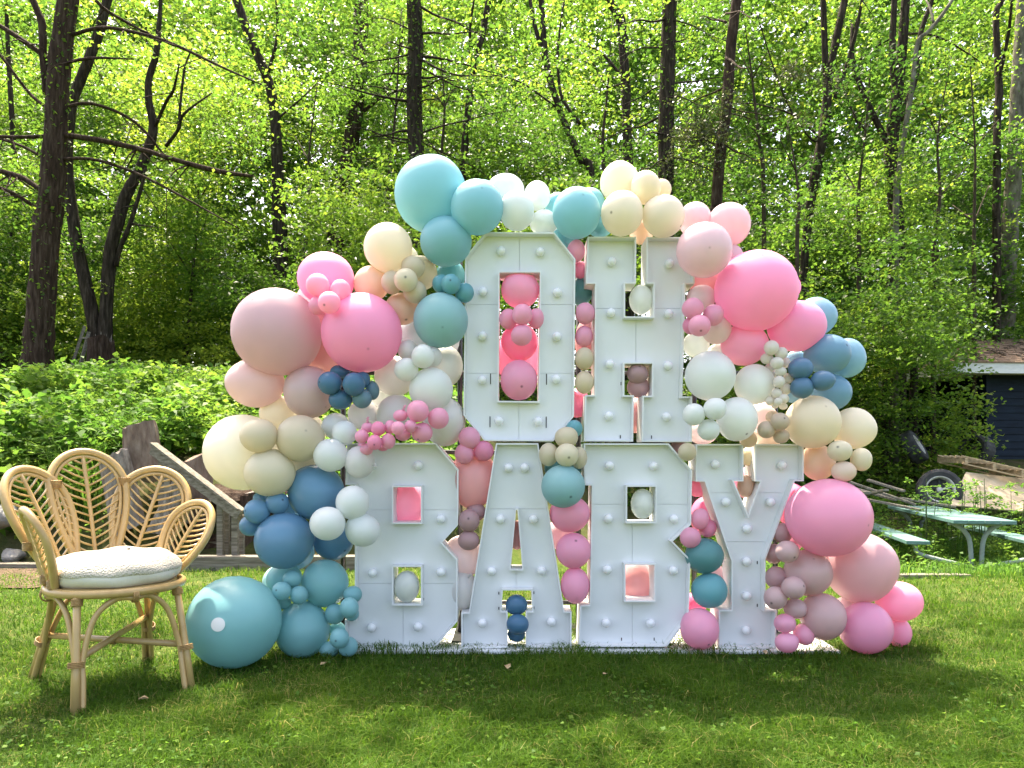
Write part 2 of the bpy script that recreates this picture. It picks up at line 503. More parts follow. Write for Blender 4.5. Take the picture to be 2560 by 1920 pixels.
# ------------------------------------------------------------------ trees one can tell apart
def tree(label, Y, trunks, branches=(), bark='bark', crown=60, cz=(4.5, 10.5), cr=1.8, tint=.6, twigs=0, seed=1, dead=None, vine=0, group='trees of the wood'):
    """trunks and branches: photo outlines (x, y, width) carried to the distance Y; crown: leaf clumps round the upper limbs"""
    rng = random.Random(seed)
    bx = at(trunks[0][0][0], trunks[0][0][1], Y).x
    z0 = ground_z(bx, Y)
    root = empty('tree', (bx, Y, z0))
    tag(root, label, 'tree', group)
    tops = []
    for ti, tr in enumerate(trunks):
        pts = [tuple(at(x, y, Y)) + (w * Y / FPX / 2,) for x, y, w in tr]
        if ti == 0:
            b = pts[0]
            if b[2] > z0:
                m = (b[2] - z0)
                pts = [(b[0], b[1], z0 - .15, b[3] * 1.35), (b[0], b[1], z0 + min(.25, m * .3), b[3] * 1.12)] + pts
        if tr[-1][1] <= 10:                                  # goes on above the picture
            a, c = pts[-2], pts[-1]
            d = Vector(c[:3]) - Vector(a[:3]); d.normalize()
            for q in (1.2, 2.6, 4.2):
                e = Vector(c[:3]) + d * q
                pts.append((e.x, e.y + rng.uniform(-.1, .1), e.z, c[3] * (1 - q / 6)))
        sp = spline(pts, 5)
        mb = MB().tube([p[:3] for p in sp], [p[3] for p in sp], 12, rough=.07, rng=rng)
        mb.obj('trunk' if ti == 0 else 'stem', M[bark], root, True)
        tops.append(sp[-1][:3])
    limbs = []
    for br in branches:
        dy = rng.uniform(-.9, .6); m = len(br) - 1
        pts = []
        for j, (x, y, w) in enumerate(br):
            q = Y + dy * (j / m)
            p = at(x, y, q); pts.append((p.x, p.y, p.z, w * q / FPX / 2))
        limbs.append(pts)
    if dead:                                                # tiers of drooping dead boughs
        x0, rows, lng = dead
        for y in rows:
            for sgn in (-1, 1):
                if rng.random() < .15: continue
                L = lng * rng.uniform(.35, 1.15); dr = rng.uniform(-.35, .6); dy = rng.uniform(-1.4, .9); bow = rng.uniform(-.25, .3)
                pts = []; rw = rng.uniform(2.5, 6.5)
                yy = y + rng.uniform(-26, 26)
                for j in range(5):
                    t = j / 4
                    p = at(x0 + sgn * L * t, yy + L * (dr * t + bow * t * (1 - t) * 1.6) + rng.uniform(-6, 6), Y + dy * t)
                    pts.append((p.x, p.y, p.z, (rw * (1 - t) + 1.3) * Y / FPX / 2))
                limbs.append(pts)
    for pts in limbs:
        sp = spline(pts, 5)
        mb = MB().tube([p[:3] for p in sp], [max(.004, p[3]) for p in sp], 7)
        for k in range(twigs):
            i = rng.randrange(len(sp) // 4, len(sp))
            a = Vector(sp[i][:3]); L = rng.uniform(.25, .8)
            d = Vector((rng.uniform(-1, 1), rng.uniform(-.8, .8), rng.uniform(-.9, .35))).normalized()
            r = max(.004, sp[i][3] * .4)
            mid = a + d * L * .5 + Vector((0, 0, rng.uniform(-.08, .06)))
            mb.tube([a, mid, a + d * L + Vector((0, 0, rng.uniform(-.2, .05)))], [r, r * .7, .003], 4)
        mb.obj('branch', M[bark], root, True)
    if crown:
        c = []
        for _ in range(int(crown * .6)):
            t = rng.choice(tops); a = rng.uniform(0, 6.28); q = cr * math.sqrt(rng.random())
            z = rng.uniform(*cz)
            c.append((t[0] * .6 + bx * .4 + math.cos(a) * q, Y + .25 + abs(math.sin(a) * q) - .35 * rng.random(), z))
        for pts in limbs:                                    # leaf sprays out on the limbs
            if not dead and rng.random() < .7:
                p = pts[-1]; c.append((p[0], p[1], p[2]))
        c = np.array(c) - np.array((bx, Y, z0))
        V, T = clumps(c, 38, (.36, .36, .12), .075, np.full(len(c), tint) + RNG.normal(size=len(c)) * .12, .12)
        link('crown', bulk_object('crown', V, 4, T, M['leaf']), None, root)
    if vine:
        tr = spline([tuple(at(x, y, Y)) + (w * Y / FPX / 2,) for x, y, w in trunks[0]], 8)
        tr = np.array(tr); i = RNG.integers(0, len(tr), vine)
        a = RNG.uniform(0, 2 * np.pi, vine)
        P = tr[i, :3] + np.stack([np.cos(a), np.sin(a), 0 * a], 1) * tr[i, 3:4] * 1.06 + RNG.normal(size=(vine, 3)) * np.array((.02, .02, .12))
        link('vine_leaves', bulk_object('vine_leaves', leaf_quads(P - np.array((bx, Y, z0)), .06, .1), 4, RNG.uniform(.25, .8, vine), M['leaf']), None, root)
    return root

tree('big dark trunk with bare drooping boughs at the left edge', 11.0,
     [[(87, 975, 80), (98, 840, 68), (108, 695, 64), (119, 550, 63), (128, 506, 60), (137, 362, 55), (143, 253, 50), (150, 145, 52), (170, 0, 47)], [(118, 235, 20), (108, 140, 18), (105, 60, 18), (82, 0, 16)]],
     [[(180, 88, 9), (245, 70, 9), (310, 75, 8), (420, 105, 8), (560, 170, 6), (655, 212, 3)], [(238, 0, 9), (272, 30, 8), (362, 80, 6), (440, 118, 3)],
      [(150, 336, 14), (253, 351, 14), (362, 376, 13), (434, 398, 12), (542, 427, 13), (633, 441, 7)], [(150, 272, 9), (217, 258, 8), (289, 278, 7), (344, 311, 7), (390, 362, 6), (445, 434, 3)],
      [(150, 398, 8), (231, 398, 8), (325, 427, 7), (416, 470, 6), (597, 571, 3)], [(160, 158, 8), (231, 145, 7), (333, 148, 3)], [(140, 161, 14), (72, 112, 13), (0, 65, 11), (-70, 30, 8)],
      [(125, 275, 9), (72, 231, 8), (0, 137, 7), (-50, 80, 4)], [(120, 340, 9), (50, 343, 9), (-60, 338, 6)], [(118, 400, 8), (54, 365, 7), (-40, 335, 5)], [(110, 480, 14), (47, 441, 13), (-60, 415, 10)],
      [(100, 527, 10), (36, 485, 9), (-50, 450, 6)]], 'bark_red', 50, (7.4, 11), 2.2, .75, twigs=7, seed=3, vine=900)
tree('forked pair of trunks leaning apart behind the broken stump', 12.6,
     [[(252, 900, 66), (239, 840, 34), (224, 752, 31), (202, 658, 30), (185, 560, 28), (172, 470, 27), (168, 400, 26), (180, 260, 25), (217, 163, 24), (250, 72, 23), (268, 0, 22)],
      [(258, 890, 40), (262, 840, 34), (268, 731, 31), (278, 622, 30), (291, 570, 29), (315, 488, 27), (354, 416, 25), (383, 325, 22), (372, 253, 18), (372, 199, 17), (390, 137, 15), (398, 60, 12), (402, 0, 9)]],
     [[(385, 322, 9), (416, 253, 8), (434, 224, 7), (450, 150, 3)], [(290, 666, 12), (300, 622, 11), (325, 560, 11), (350, 480, 9), (365, 420, 7)], [(415, 365, 9), (445, 325, 8), (460, 285, 7), (530, 232, 3)], [(445, 325, 7), (460, 180, 6), (480, 120, 3)]], 'bark', 60, (6, 11), 2.2, .8, twigs=4, seed=5)
tree('bent trunk rising over the large cream balloon at left', 16.5, [[(702, 640, 38), (698, 540, 36), (695, 450, 30), (690, 330, 26), (680, 240, 24), (662, 180, 24), (632, 110, 22), (612, 60, 21), (592, 0, 20)]],
     [[(668, 190, 9), (690, 110, 8), (694, 60, 7), (690, 0, 5)], [(690, 300, 6), (760, 240, 4), (800, 200, 2)]], 'bark', 70, (5.5, 14), 2.6, .72, seed=7)
tree('dark spruce trunk with tiers of bare boughs above the teal peak', 14.0, [[(1046, 620, 42), (1042, 480, 41), (1039, 362, 40), (1035, 217, 40), (1039, 108, 38), (1034, 0, 36)]], [], 'bark', 26, (8.8, 11), 1.6, .55, twigs=5, seed=9,
     dead=(1040, [30, 62, 95, 128, 150, 176, 200, 236, 262, 300, 335, 372, 420], 235), vine=900)
tree('brown trunk standing left of the dark spruce', 18.0, [[(838, 660, 44), (845, 560, 42), (870, 400, 40), (890, 260, 38), (900, 110, 37), (903, 0, 37)]], [[(880, 300, 10), (960, 230, 8), (1000, 120, 7), (1010, 40, 4)]], 'bark_red', 60, (6, 14), 2.4, .6, seed=13)
tree('slim curved trunk right of the dark spruce', 17.0, [[(1150, 560, 20), (1165, 330, 18), (1185, 160, 17), (1205, 90, 16), (1222, 0, 15)]], [[(1180, 180, 8), (1175, 80, 7), (1185, 0, 5)]], 'bark', 60, (6, 13), 2.2, .7, seed=15)
tree('slender leaning stem sweeping down behind the cream top balloons', 14.5, [[(1480, 480, 20), (1451, 398, 18), (1415, 315, 17), (1386, 235, 16), (1364, 145, 16), (1353, 0, 14)], [(1372, 185, 12), (1350, 110, 11), (1335, 54, 10), (1325, 0, 9)]],
     [[(1450, 310, 10), (1420, 270, 9), (1400, 225, 8), (1395, 120, 6), (1410, 0, 4)], [(1400, 275, 6), (1300, 205, 4), (1220, 185, 2)]], 'bark', 60, (5.2, 11), 2.0, .75, twigs=3, seed=17)
tree('vine wrapped trunk left of the pair of dark pines', 17.0, [[(1572, 520, 26), (1567, 290, 25), (1560, 145, 24), (1552, 54, 24), (1523, 0, 20)]], [[(1562, 200, 8), (1500, 130, 6), (1440, 110, 3)]], 'bark', 60, (5.5, 13), 2.3, .78, seed=19, vine=200)
tree('straight dark pine trunk above the cream balloons on H', 13.5, [[(1662, 560, 42), (1665, 455, 40), (1665, 304, 39), (1669, 174, 38), (1674, 0, 36)]], [], 'bark', 30, (7.8, 10.5), 1.5, .7, twigs=4, seed=21, dead=(1668, [40, 120, 190, 262, 335, 410], 150), vine=700)
tr8 = tree('reddish cedar trunk with dull needle sprays, above the pale pink balloons', 13.0, [[(1785, 600, 30), (1791, 512, 28), (1800, 391, 28), (1817, 260, 27), (1826, 130, 26), (1841, 0, 24)]], [], 'bark_red', 0, seed=23, twigs=4, dead=(1815, [60, 160, 245, 300, 360], 130))
c8 = np.array([tuple(at(PR.gauss(1760, 40), PR.gauss(345, 60), 12.6 + PR.uniform(-.3, .3))) for _ in range(46)] + [tuple(at(PR.gauss(2010, 50), PR.gauss(215, 35), 12.9)) for _ in range(14)]) - np.array(tr8.location)
V8, T8 = clumps(c8, 60, (.16, .16, .12), .05, np.full(len(c8), .5), .3, .0)
link('crown', bulk_object('cedar_crown', V8, 4, T8, M['cedar']), None, tr8)
tree('leaning trunk forked at the top, above the hot pink giant', 14.8, [[(2008, 720, 20), (2010, 677, 20), (2017, 586, 21), (2034, 456, 23), (2060, 325, 25), (2071, 204, 22), (2077, 174, 19), (2090, 100, 18), (2112, 0, 17)], [(2070, 215, 18), (2064, 174, 16), (2060, 60, 15), (2058, 0, 14)]],
     [[(2085, 250, 10), (2112, 175, 10), (2140, 80, 9), (2155, 0, 7)], [(2051, 347, 6), (1991, 291, 5), (1900, 262, 4), (1850, 258, 2)], [(2060, 330, 7), (2030, 350, 5), (1960, 240, 4), (1890, 30, 3)]], 'bark', 50, (5.6, 11), 2.0, .72, twigs=4, seed=25, vine=140)
tree('dark V shaped trunk in the right half of the wood', 14.6, [[(2245, 640, 34), (2238, 512, 33), (2227, 391, 32), (2238, 282, 30), (2251, 174, 24), (2264, 0, 20)], [(2243, 250, 18), (2231, 143, 16), (2236, 0, 14)], [(2250, 300, 16), (2290, 190, 14), (2300, 90, 12), (2330, 0, 10)]],
     [[(2225, 369, 16), (2177, 273, 15), (2134, 160, 12), (2130, 60, 8)], [(2134, 160, 6), (2229, 96, 5), (2338, 90, 5), (2468, 165, 3)], [(2150, 320, 7), (2090, 180, 5)]], 'bark', 60, (5.6, 10.5), 2.0, .62, twigs=4, seed=27, vine=320)
tree('pale bare stem curving beside the dark V shaped trunk', 14.2, [[(2240, 520, 14), (2247, 434, 13), (2268, 290, 12), (2280, 220, 11), (2294, 108, 10), (2320, 80, 9), (2351, 43, 9), (2381, 0, 8)]], [[(2335, 60, 7), (2325, 20, 6), (2315, 0, 4)]], 'bark_pale', 0, seed=29)
tree('thick grey trunk with climbing leaves rising behind the shed', 17.5, [[(2505, 900, 46), (2509, 855, 44), (2515, 770, 42), (2518, 680, 40), (2524, 590, 38), (2530, 500, 36), (2537, 400, 34), (2541, 304, 33), (2546, 200, 31), (2555, 65, 29), (2559, 0, 28)]],
     [[(2520, 590, 6), (2460, 540, 4), (2390, 535, 2)], [(2512, 760, 6), (2430, 720, 4), (2380, 730, 2)]], 'bark_pale', 60, (6, 14), 2.6, .65, twigs=6, seed=31, vine=420)
tree('slim dark trunk left of the thick grey trunk at right', 16.5, [[(2492, 420, 18), (2494, 282, 17), (2498, 217, 17), (2490, 43, 15), (2505, 0, 12)]], [[(2497, 200, 9), (2520, 90, 8), (2530, 0, 6)]], 'bark', 50, (6, 13), 2.0, .65, seed=33)
tree('short leaning dark trunk in the understory, left of the shed', 14.0, [[(2285, 930, 18), (2296, 880, 17), (2325, 765, 15), (2338, 690, 11), (2345, 620, 6)]], [[(2325, 765, 6), (2360, 740, 4), (2380, 720, 2)]], 'bark', 18, (3.2, 5), .8, .45, seed=35)
tree('dark stub trunk in the understory right of the blue balloons', 14.2, [[(2216, 1010, 22), (2216, 900, 22), (2220, 780, 20), (2226, 700, 14), (2232, 600, 8)]], [], 'bark', 24, (3.2, 5.4), .9, .45, seed=37)
tree('narrow dark trunk far left behind the big trunk', 15.5, [[(8, 900, 26), (12, 760, 24), (30, 600, 20), (38, 480, 16), (30, 300, 12), (20, 120, 10), (15, 0, 8)]], [], 'bark', 40, (5, 12), 1.8, .7, seed=39)

# thin bare saplings crossing the wood
SAP = ['left of the spruce', 'under the spruce boughs', 'below the bent trunk', 'between the slender stem and the vine trunk', 'right of the cedar', 'left of the V shaped trunk', 'right of the V shaped trunk', 'beside the thick grey trunk', 'left of the fork', 'over the weeds at left']
for i, (x, y, dx, ht, Y) in enumerate([(960, 640, 40, 620, 15), (1120, 520, -30, 420, 15.5), (760, 700, 30, 500, 15), (1500, 480, 25, 430, 15), (1900, 480, -40, 470, 14.5), (2140, 640, 30, 520, 14.5), (2330, 640, 40, 500, 14.5), (2440, 740, -20, 620, 15), (2000, 620, -30, 320, 12.5), (470, 880, 40, 620, 14)]):
    rr = random.Random(100 + i)
    mid = [(x + dx * t + rr.uniform(-10, 10), y - ht * t, 8 * (1 - t) + 2) for t in (0, .3, .6, 1)]
    tree('thin bare sapling ' + SAP[i], Y, [mid], [[(mid[k][0], mid[k][1], 4), (mid[k][0] + s * rr.uniform(30, 80), mid[k][1] - rr.uniform(20, 90), 2)] for k in (1, 2) for s in (-1, 1)], 'twig', 0, seed=100 + i, twigs=3, group='saplings in the wood')

# broken stump and trestle by the fork
st = at(255, 940, 12.2); st.z = ground_z(st.x, 12.2)
root = empty('tree_stump', st)
tag(root, 'broken tree stump with splintered top in front of the forked trunks', 'stump')
mb = MB(); ringz = [0, .15, .4, .62, .66]; n = 16; vv = []
for z, r in zip(ringz, (.27, .235, .215, .2, .19)):
    for k in range(n):
        a = 2 * math.pi * k / n
        q = r * (1 + .08 * math.sin(3 * a + z * 4) + PR.uniform(-.04, .04))
        vv.append((math.cos(a) * q, math.sin(a) * q, z - .05 + (PR.uniform(-.03, .1) if z > .6 else 0)))
ff = [(i * n + k, i * n + (k + 1) % n, (i + 1) * n + (k + 1) % n, (i + 1) * n + k) for i in range(4) for k in range(n)] + [tuple(4 * n + k for k in range(n))]
mb.add(vv, ff).obj('stump_body', M['bark_red'], root, local=True)
sb = MB()
for k in range(9):
    a = PR.uniform(0, 6.28); q = PR.uniform(.05, .17)
    sb.tube([(math.cos(a) * q, math.sin(a) * q, .58), (math.cos(a) * q * 1.05, math.sin(a) * q, .66 + PR.uniform(.02, .13))], [.02, .002], 5)
sb.obj('splinter_crown', M['grey_log'], root, local=True)
root = empty('wooden_trestle', at(197, 925, 12.4))
tag(root, 'old grey wooden trestle leaning by the forked trunks', 'trestle')
for a, b_ in (((176, 925), (212, 815)), ((198, 925), (222, 830))):
    MB().beam(at(a[0], a[1], 12.4), at(b_[0], b_[1], 12.5), .07, .045).obj('leg', M['old_wood'], root)
for yy in (845, 915):
    MB().beam(at(180 + (925 - yy) * .32, yy, 12.37), at(206 + (925 - yy) * .22, yy, 12.37), .04, .03).obj('rung', M['old_wood'], root)

# ------------------------------------------------------------------ the letters O H / B A B Y
m, nt, p, o = new_mat('white_board')
f = noise_tex(nt, 3, 4); nt.links.new(ramp(nt, f, [(.3, (.76, .78, .78)), (.7, (.83, .84, .84))]), p.inputs['Base Color'])
p.inputs['Roughness'].default_value = .5; p.inputs['Specular IOR Level'].default_value = .35
bump(nt, p, noise_tex(nt, 60, 3), .05, .002)
M['board'] = m
m, nt, p, o = new_mat('bulb_white')
p.inputs['Base Color'].default_value = (.86, .87, .88, 1); p.inputs['Roughness'].default_value = .16; p.inputs['Coat Weight'].default_value = .3
M['bulb'] = m
m, nt, p, o = new_mat('slot_dark'); p.inputs['Base Color'].default_value = (.03, .03, .035, 1); p.inputs['Roughness'].default_value = .9
M['slot'] = m
m, nt, p, o = new_mat('black_steel'); p.inputs['Base Color'].default_value = (.012, .012, .014, 1); p.inputs['Roughness'].default_value = .4
M['black'] = m

DEPTH, RECESS, LIP = .15, .052, .0065
def px(x, y): return ((x - 1280) * DL / FPX, CAMZ - (y - HZ) * DL / FPX)

def offset_loop(L, d):
    """loop moved d to its left"""
    n = len(L); out = []
    for i in range(n):
        a, b, c = Vector(L[i - 1]), Vector(L[i]), Vector(L[(i + 1) % n])
        e1, e2 = (b - a).normalized(), (c - b).normalized()
        n1, n2 = Vector((-e1.y, e1.x)), Vector((-e2.y, e2.x))
        k = 1 + n1.dot(n2)
        m_ = (n1 + n2) / max(.25, k)
        out.append(tuple(b + m_ * d))
    return out
def area(L): return sum(L[i - 1][0] * L[i][1] - L[i][0] * L[i - 1][1] for i in range(len(L))) / 2

def bulb_mesh():
    bm = bmesh.new()
    bmesh.ops.create_uvsphere(bm, u_segments=20, v_segments=12, radius=.0215)
    me = bpy.data.meshes.new('bulb'); bm.to_mesh(me); bm.free()
    me.polygons.foreach_set('use_smooth', [True] * len(me.polygons)); me.materials.append(M['bulb'])
    return me
BULB = bulb_mesh()
SOCK = MB().tube([(0, 0, 0), (0, .012, 0)], [.0165, .018], 16).mesh('socket', True); SOCK.materials.append(M['board'])

def letter(label, outer, holes, bulbs, rows, slots, lean=0.0):
    O = [px(*q) for q in outer]; Hs = [[px(*q) for q in h] for h in holes]
    if area(O) < 0: O = O[::-1]
    Hs = [h[::-1] if area(h) > 0 else h for h in Hs]
    xs = [q[0] for q in O]; zs = [q[1] for q in O]
    base = Vector(((min(xs) + max(xs)) / 2, DL, min(zs)))
    root = empty('marquee_letter', base)
    tag(root, label, 'letter', 'white marquee letters')
    mb = MB()
    for L in [O] + Hs:                                       # for holes the loop runs the other way, so left is material again
        I = offset_loop(L, LIP); n = len(L)
        v = [(x, DL, z) for x, z in L] + [(x, DL, z) for x, z in I] + [(x, DL + DEPTH, z) for x, z in L] + [(x, DL + DEPTH, z) for x, z in I]
        fs = []
        for i in range(n):
            j = (i + 1) % n
            fs += [(i, j, n + j, n + i), (2 * n + i, 2 * n + j, j, i), (n + i, n + j, 3 * n + j, 3 * n + i), (2 * n + j, 2 * n + i, 3 * n + i, 3 * n + j)]
        mb.add(v, fs)
    mb.obj('side_wall', M['board'], root)
    # face panels, cut along the seams
    def region(y0, y1, x0, x1):
        bm = bmesh.new()
        edges = []
        for L in [offset_loop(O, LIP + .0004)] + [offset_loop(h, LIP + .0004) for h in Hs]:
            vv = [bm.verts.new((x, 0, z)) for x, z in L]
            edges += [bm.edges.new((vv[i - 1], vv[i])) for i in range(len(vv))]
        bmesh.ops.triangle_fill(bm, edges=edges, use_beauty=True, use_dissolve=False)
        for co, no in (((x0, 0, 0), (1, 0, 0)), ((x1, 0, 0), (-1, 0, 0)), ((0, 0, y0), (0, 0, 1)), ((0, 0, y1), (0, 0, -1))):
            bmesh.ops.bisect_plane(bm, geom=bm.verts[:] + bm.edges[:] + bm.faces[:], plane_co=co, plane_no=no, clear_inner=True)
        if not bm.faces:
            bm.free(); return
        bmesh.ops.dissolve_limit(bm, angle_limit=.01, verts=bm.verts[:], edges=bm.edges[:])
        r = bmesh.ops.extrude_face_region(bm, geom=bm.faces[:])
        bmesh.ops.translate(bm, verts=[e for e in r['geom'] if isinstance(e, bmesh.types.BMVert)], vec=(0, .005, 0))
        bmesh.ops.recalc_face_normals(bm, faces=bm.faces[:])
        yy = DL + RECESS + PR.uniform(0, .0012)
        for v_ in bm.verts: v_.co += Vector((0, yy, 0)) - base
        me = bpy.data.meshes.new('panel'); bm.to_mesh(me); bm.free()
        link('panel', me, M['board'], root)
    ylim = [max(zs) + .1]
    g = .0007
    for (yb, cuts) in rows:                                  # bands from the top: (lower edge row, vertical seams)
        zb = px(0, yb)[1] if yb else min(zs) - .1
        xc = [min(xs) - .1] + [px(c, 0)[0] for c in cuts] + [max(xs) + .1]
        for a, b_ in zip(xc[:-1], xc[1:]):
            region(zb + g, ylim[0] - g, a + g, b_ - g)
        ylim[0] = zb
    bk = MB()                                                 # thin backing behind the seams
    bm = bmesh.new(); edges = []
    for L in [offset_loop(O, LIP * .5)] + [offset_loop(h, LIP * .5) for h in Hs]:
        vv = [bm.verts.new((x - base.x, RECESS + .011, z - base.z)) for x, z in L]
        edges += [bm.edges.new((vv[i - 1], vv[i])) for i in range(len(vv))]
    bmesh.ops.triangle_fill(bm, edges=edges, use_beauty=True)
    me = bpy.data.meshes.new('backing'); bm.to_mesh(me); bm.free()
    link('backing', me, M['board'], root)
    for x, y in bulbs:
        X, Z = px(x, y); k = (DL + RECESS) / DL
        b_ = link('bulb', BULB, None, root, Vector((X * k, DL + RECESS - .022, CAMZ + (Z - CAMZ) * k)) - base)
        link('socket', SOCK, None, b_, (0, .0125, 0))
    for x, y0, y1 in slots:
        a, b_ = px(x, y0), px(x, y1)
        MB().box((a[0] * 1.015, DL + RECESS - .0006, (CAMZ + ((a[1] + b_[1]) / 2 - CAMZ) * 1.015)), (.0042, .002, abs(a[1] - b_[1]))).obj('slot', M['slot'], root)
    return root

S_ = 740 / 2212
def cr(ox, oy, L): return [(ox + x * S_, oy + y * S_) for x, y in L]
c4, c5, c6, c8_, c3, c2 = (1140, 380), (1140, 850), (1140, 1150), (1640, 1130), (440, 1150), (440, 850)
def sl(o_, L): return [(o_[0] + x * S_, o_[1] + a * S_, o_[1] + b * S_) for x, a, b in L]

letter('white letter O with pink balloons stacked in its tall opening',
       [(1212, 580), (1386, 581), (1438.7, 647.6), (1435, 1040.7), (1383.5, 1103), (1211, 1102), (1158.4, 1038), (1162.7, 644)],
       [[(1248.7, 681), (1350, 681), (1346, 1003), (1246.4, 1002)]],
       cr(*c4, [(338, 748), (628, 755), (203, 1050), (757, 1058), (200, 1380), (753, 1385)]) + cr(*c5, [(197, 302), (747, 298), (322, 605), (612, 610)]),
       [(755.5, [1299]), (929.5, [1297]), (0, [1297.5])],
       sl(c5, [(258, 250, 330), (676, 252, 335), (254, 570, 652), (674, 572, 657)]))
letter('white slab letter H with notches above and below its crossbar',
       [(1469.5, 591.5), (1591, 591.5), (1590, 709), (1563, 709), (1563, 791), (1634, 791), (1634, 709), (1616.5, 709), (1617, 592), (1737.5, 593), (1737, 709.5), (1714, 709.5), (1706, 991), (1730.5, 991), (1730.5, 1105),
        (1605, 1104.5), (1606.5, 989), (1630.5, 989), (1630.8, 909), (1561.5, 909), (1561, 988), (1585, 988), (1583, 1104), (1459.5, 1103), (1463, 987.5), (1486, 987.5), (1488, 709), (1465, 709)], [],
       cr(*c4, [(1160, 828), (1588, 842), (1155, 1208), (1582, 1215), (1145, 1590), (1578, 1600)]) + cr(*c5, [(1140, 570), (1567, 578)]),
       [(765, [1600]), (0, [1594.5])], sl(c5, [(1228, 710, 735), (1461, 713, 738), (1234, 313, 338), (1470, 315, 340)]))
letter('first letter B of the lower row, white, with pink upper hole',
       [(868, 1108), (1089, 1107.6), (1146, 1174.5), (1145, 1313), (1105, 1356.8), (1143.5, 1399), (1143.5, 1553), (1084, 1624), (1080, 1628), (862, 1628), (862, 1549), (887, 1549), (887, 1212), (863, 1212)],
       [[(983, 1218), (1052, 1218), (1052, 1306.5), (983, 1306.5)], [(983, 1417.6), (1052, 1417.6), (1052, 1510.6), (983, 1510.6)]],
       cr(*c2, [(1815, 938), (1983, 1335), (1475, 938)]) + cr(*c3, [(1475, 838), (1983, 833), (1468, 1245), (1812, 1238)]),
       [(1276.5, []), (1463, []), (0, [1003.5])], sl(c3, [(1597, 1365, 1388), (1849, 1358, 1382), (1850, 1030, 1050)]))
letter('white letter A with a narrow triangle hole and dark blue balloons',
       [(1240, 1108), (1345.7, 1108), (1411, 1529), (1429, 1529), (1429, 1620), (1315, 1619), (1315, 1528.5), (1331, 1528.5), (1329, 1476), (1257, 1476), (1253.7, 1528.5), (1268.8, 1528.5), (1268.8, 1620), (1153, 1622), (1153, 1532), (1171.8, 1532)],
       [[(1290.5, 1275), (1293.5, 1275), (1306, 1423), (1276.5, 1423)]],
       cr(*c6, [(393, 58), (513, 58), (333, 440), (577, 440), (267, 825), (638, 822), (198, 1212), (712, 1202)]),
       [(1274, []), (0, [1290.5])], sl(c6, [(320, 985, 1005), (582, 982, 1002), (320, 1098, 1118), (582, 1095, 1116)]))
letter('second letter B of the lower row, white, with rosy lower hole',
       [(1459.5, 1108.5), (1672, 1108.5), (1730.5, 1176), (1728, 1311.7), (1682, 1353.5), (1726.5, 1399), (1721.5, 1545), (1667, 1617), (1447, 1617), (1451, 1514), (1474.5, 1512), (1479.6, 1214), (1461, 1213)],
       [[(1568, 1217), (1639, 1217), (1639, 1305), (1568, 1305)], [(1564, 1412.6), (1636, 1412.6), (1636, 1502), (1564, 1502)]],
       cr(*c6, [(1143, 42), (1472, 45), (1135, 437), (1623, 440), (1127, 815), (1618, 820), (1118, 1210), (1448, 1212)]),
       [(1262, []), (0, [1585])], sl(c6, [(1237, 1328, 1350), (1481, 1328, 1350), (1484, 1010, 1032)]))
letter('white letter Y at the right end of the lower row',
       [(1740, 1110), (1859, 1110), (1859, 1203.5), (1835, 1203.5), (1871, 1287), (1901, 1203.5), (1887.5, 1203.5), (1888, 1110), (2009.6, 1110), (2009.6, 1203), (1987, 1203), (1914, 1398), (1914, 1525), (1942, 1525), (1940, 1622),
        (1797, 1622), (1797, 1525), (1829, 1525), (1829, 1403), (1762, 1204), (1740, 1204)], [],
       cr(*c8_, [(435, 92), (930, 97), (513, 372), (845, 372), (672, 570), (668, 813), (668, 1070), (665, 1325)]),
       [(1233, []), (1357.5, []), (0, [])], sl(c8_, [(757, 815, 838), (757, 1135, 1158)]))

# base boards, back frame
def slab(name, label, cat, x0, x1, y0, y1, z0, z1, mat, bev=.004):
    return tag(MB().box(((x0 + x1) / 2, (y0 + y1) / 2, (z0 + z1) / 2), (x1 - x0, y1 - y0, z1 - z0)).obj(name, mat, None, bevel=bev), label, cat)
xA, xB, xC = at(858, 0, DL).x, at(1450, 0, DL).x, at(2095, 0, DL).x
slab('base_board', 'white base board under the first B and A', 'board', xA, xB - .004, DL - .03, DL + .42, .002, .02, M['board'])
slab('base_board', 'white base board under the second B and Y', 'board', xB + .004, xC, DL - .03, DL + .4, .002, .019, M['board'])
fr = empty('backdrop_frame', (at(1400, 0, 3.8).x, 3.8, 0))
tag(fr, 'black steel tube frame behind the letters and balloons', 'frame')
for x in (858, 1150, 1446, 1735, 1938):
    X = at(x, 0, 3.72).x
    MB().tube([(X, 3.72, .02), (X, 3.72, 1.95 if 1100 < x < 1800 else 1.35)], .013, 10).obj('post', M['black'], fr, True)
    MB().box((X, 3.72, .022), (.05, .4, .012)).obj('foot', M['black'], fr)
for z in (.17, .93, 1.33):
    MB().tube([(at(858, 0, 3.72).x, 3.745, z), (at(1938, 0, 3.72).x, 3.745, z)], .011, 8).obj('crossbar', M['black'], fr, True)

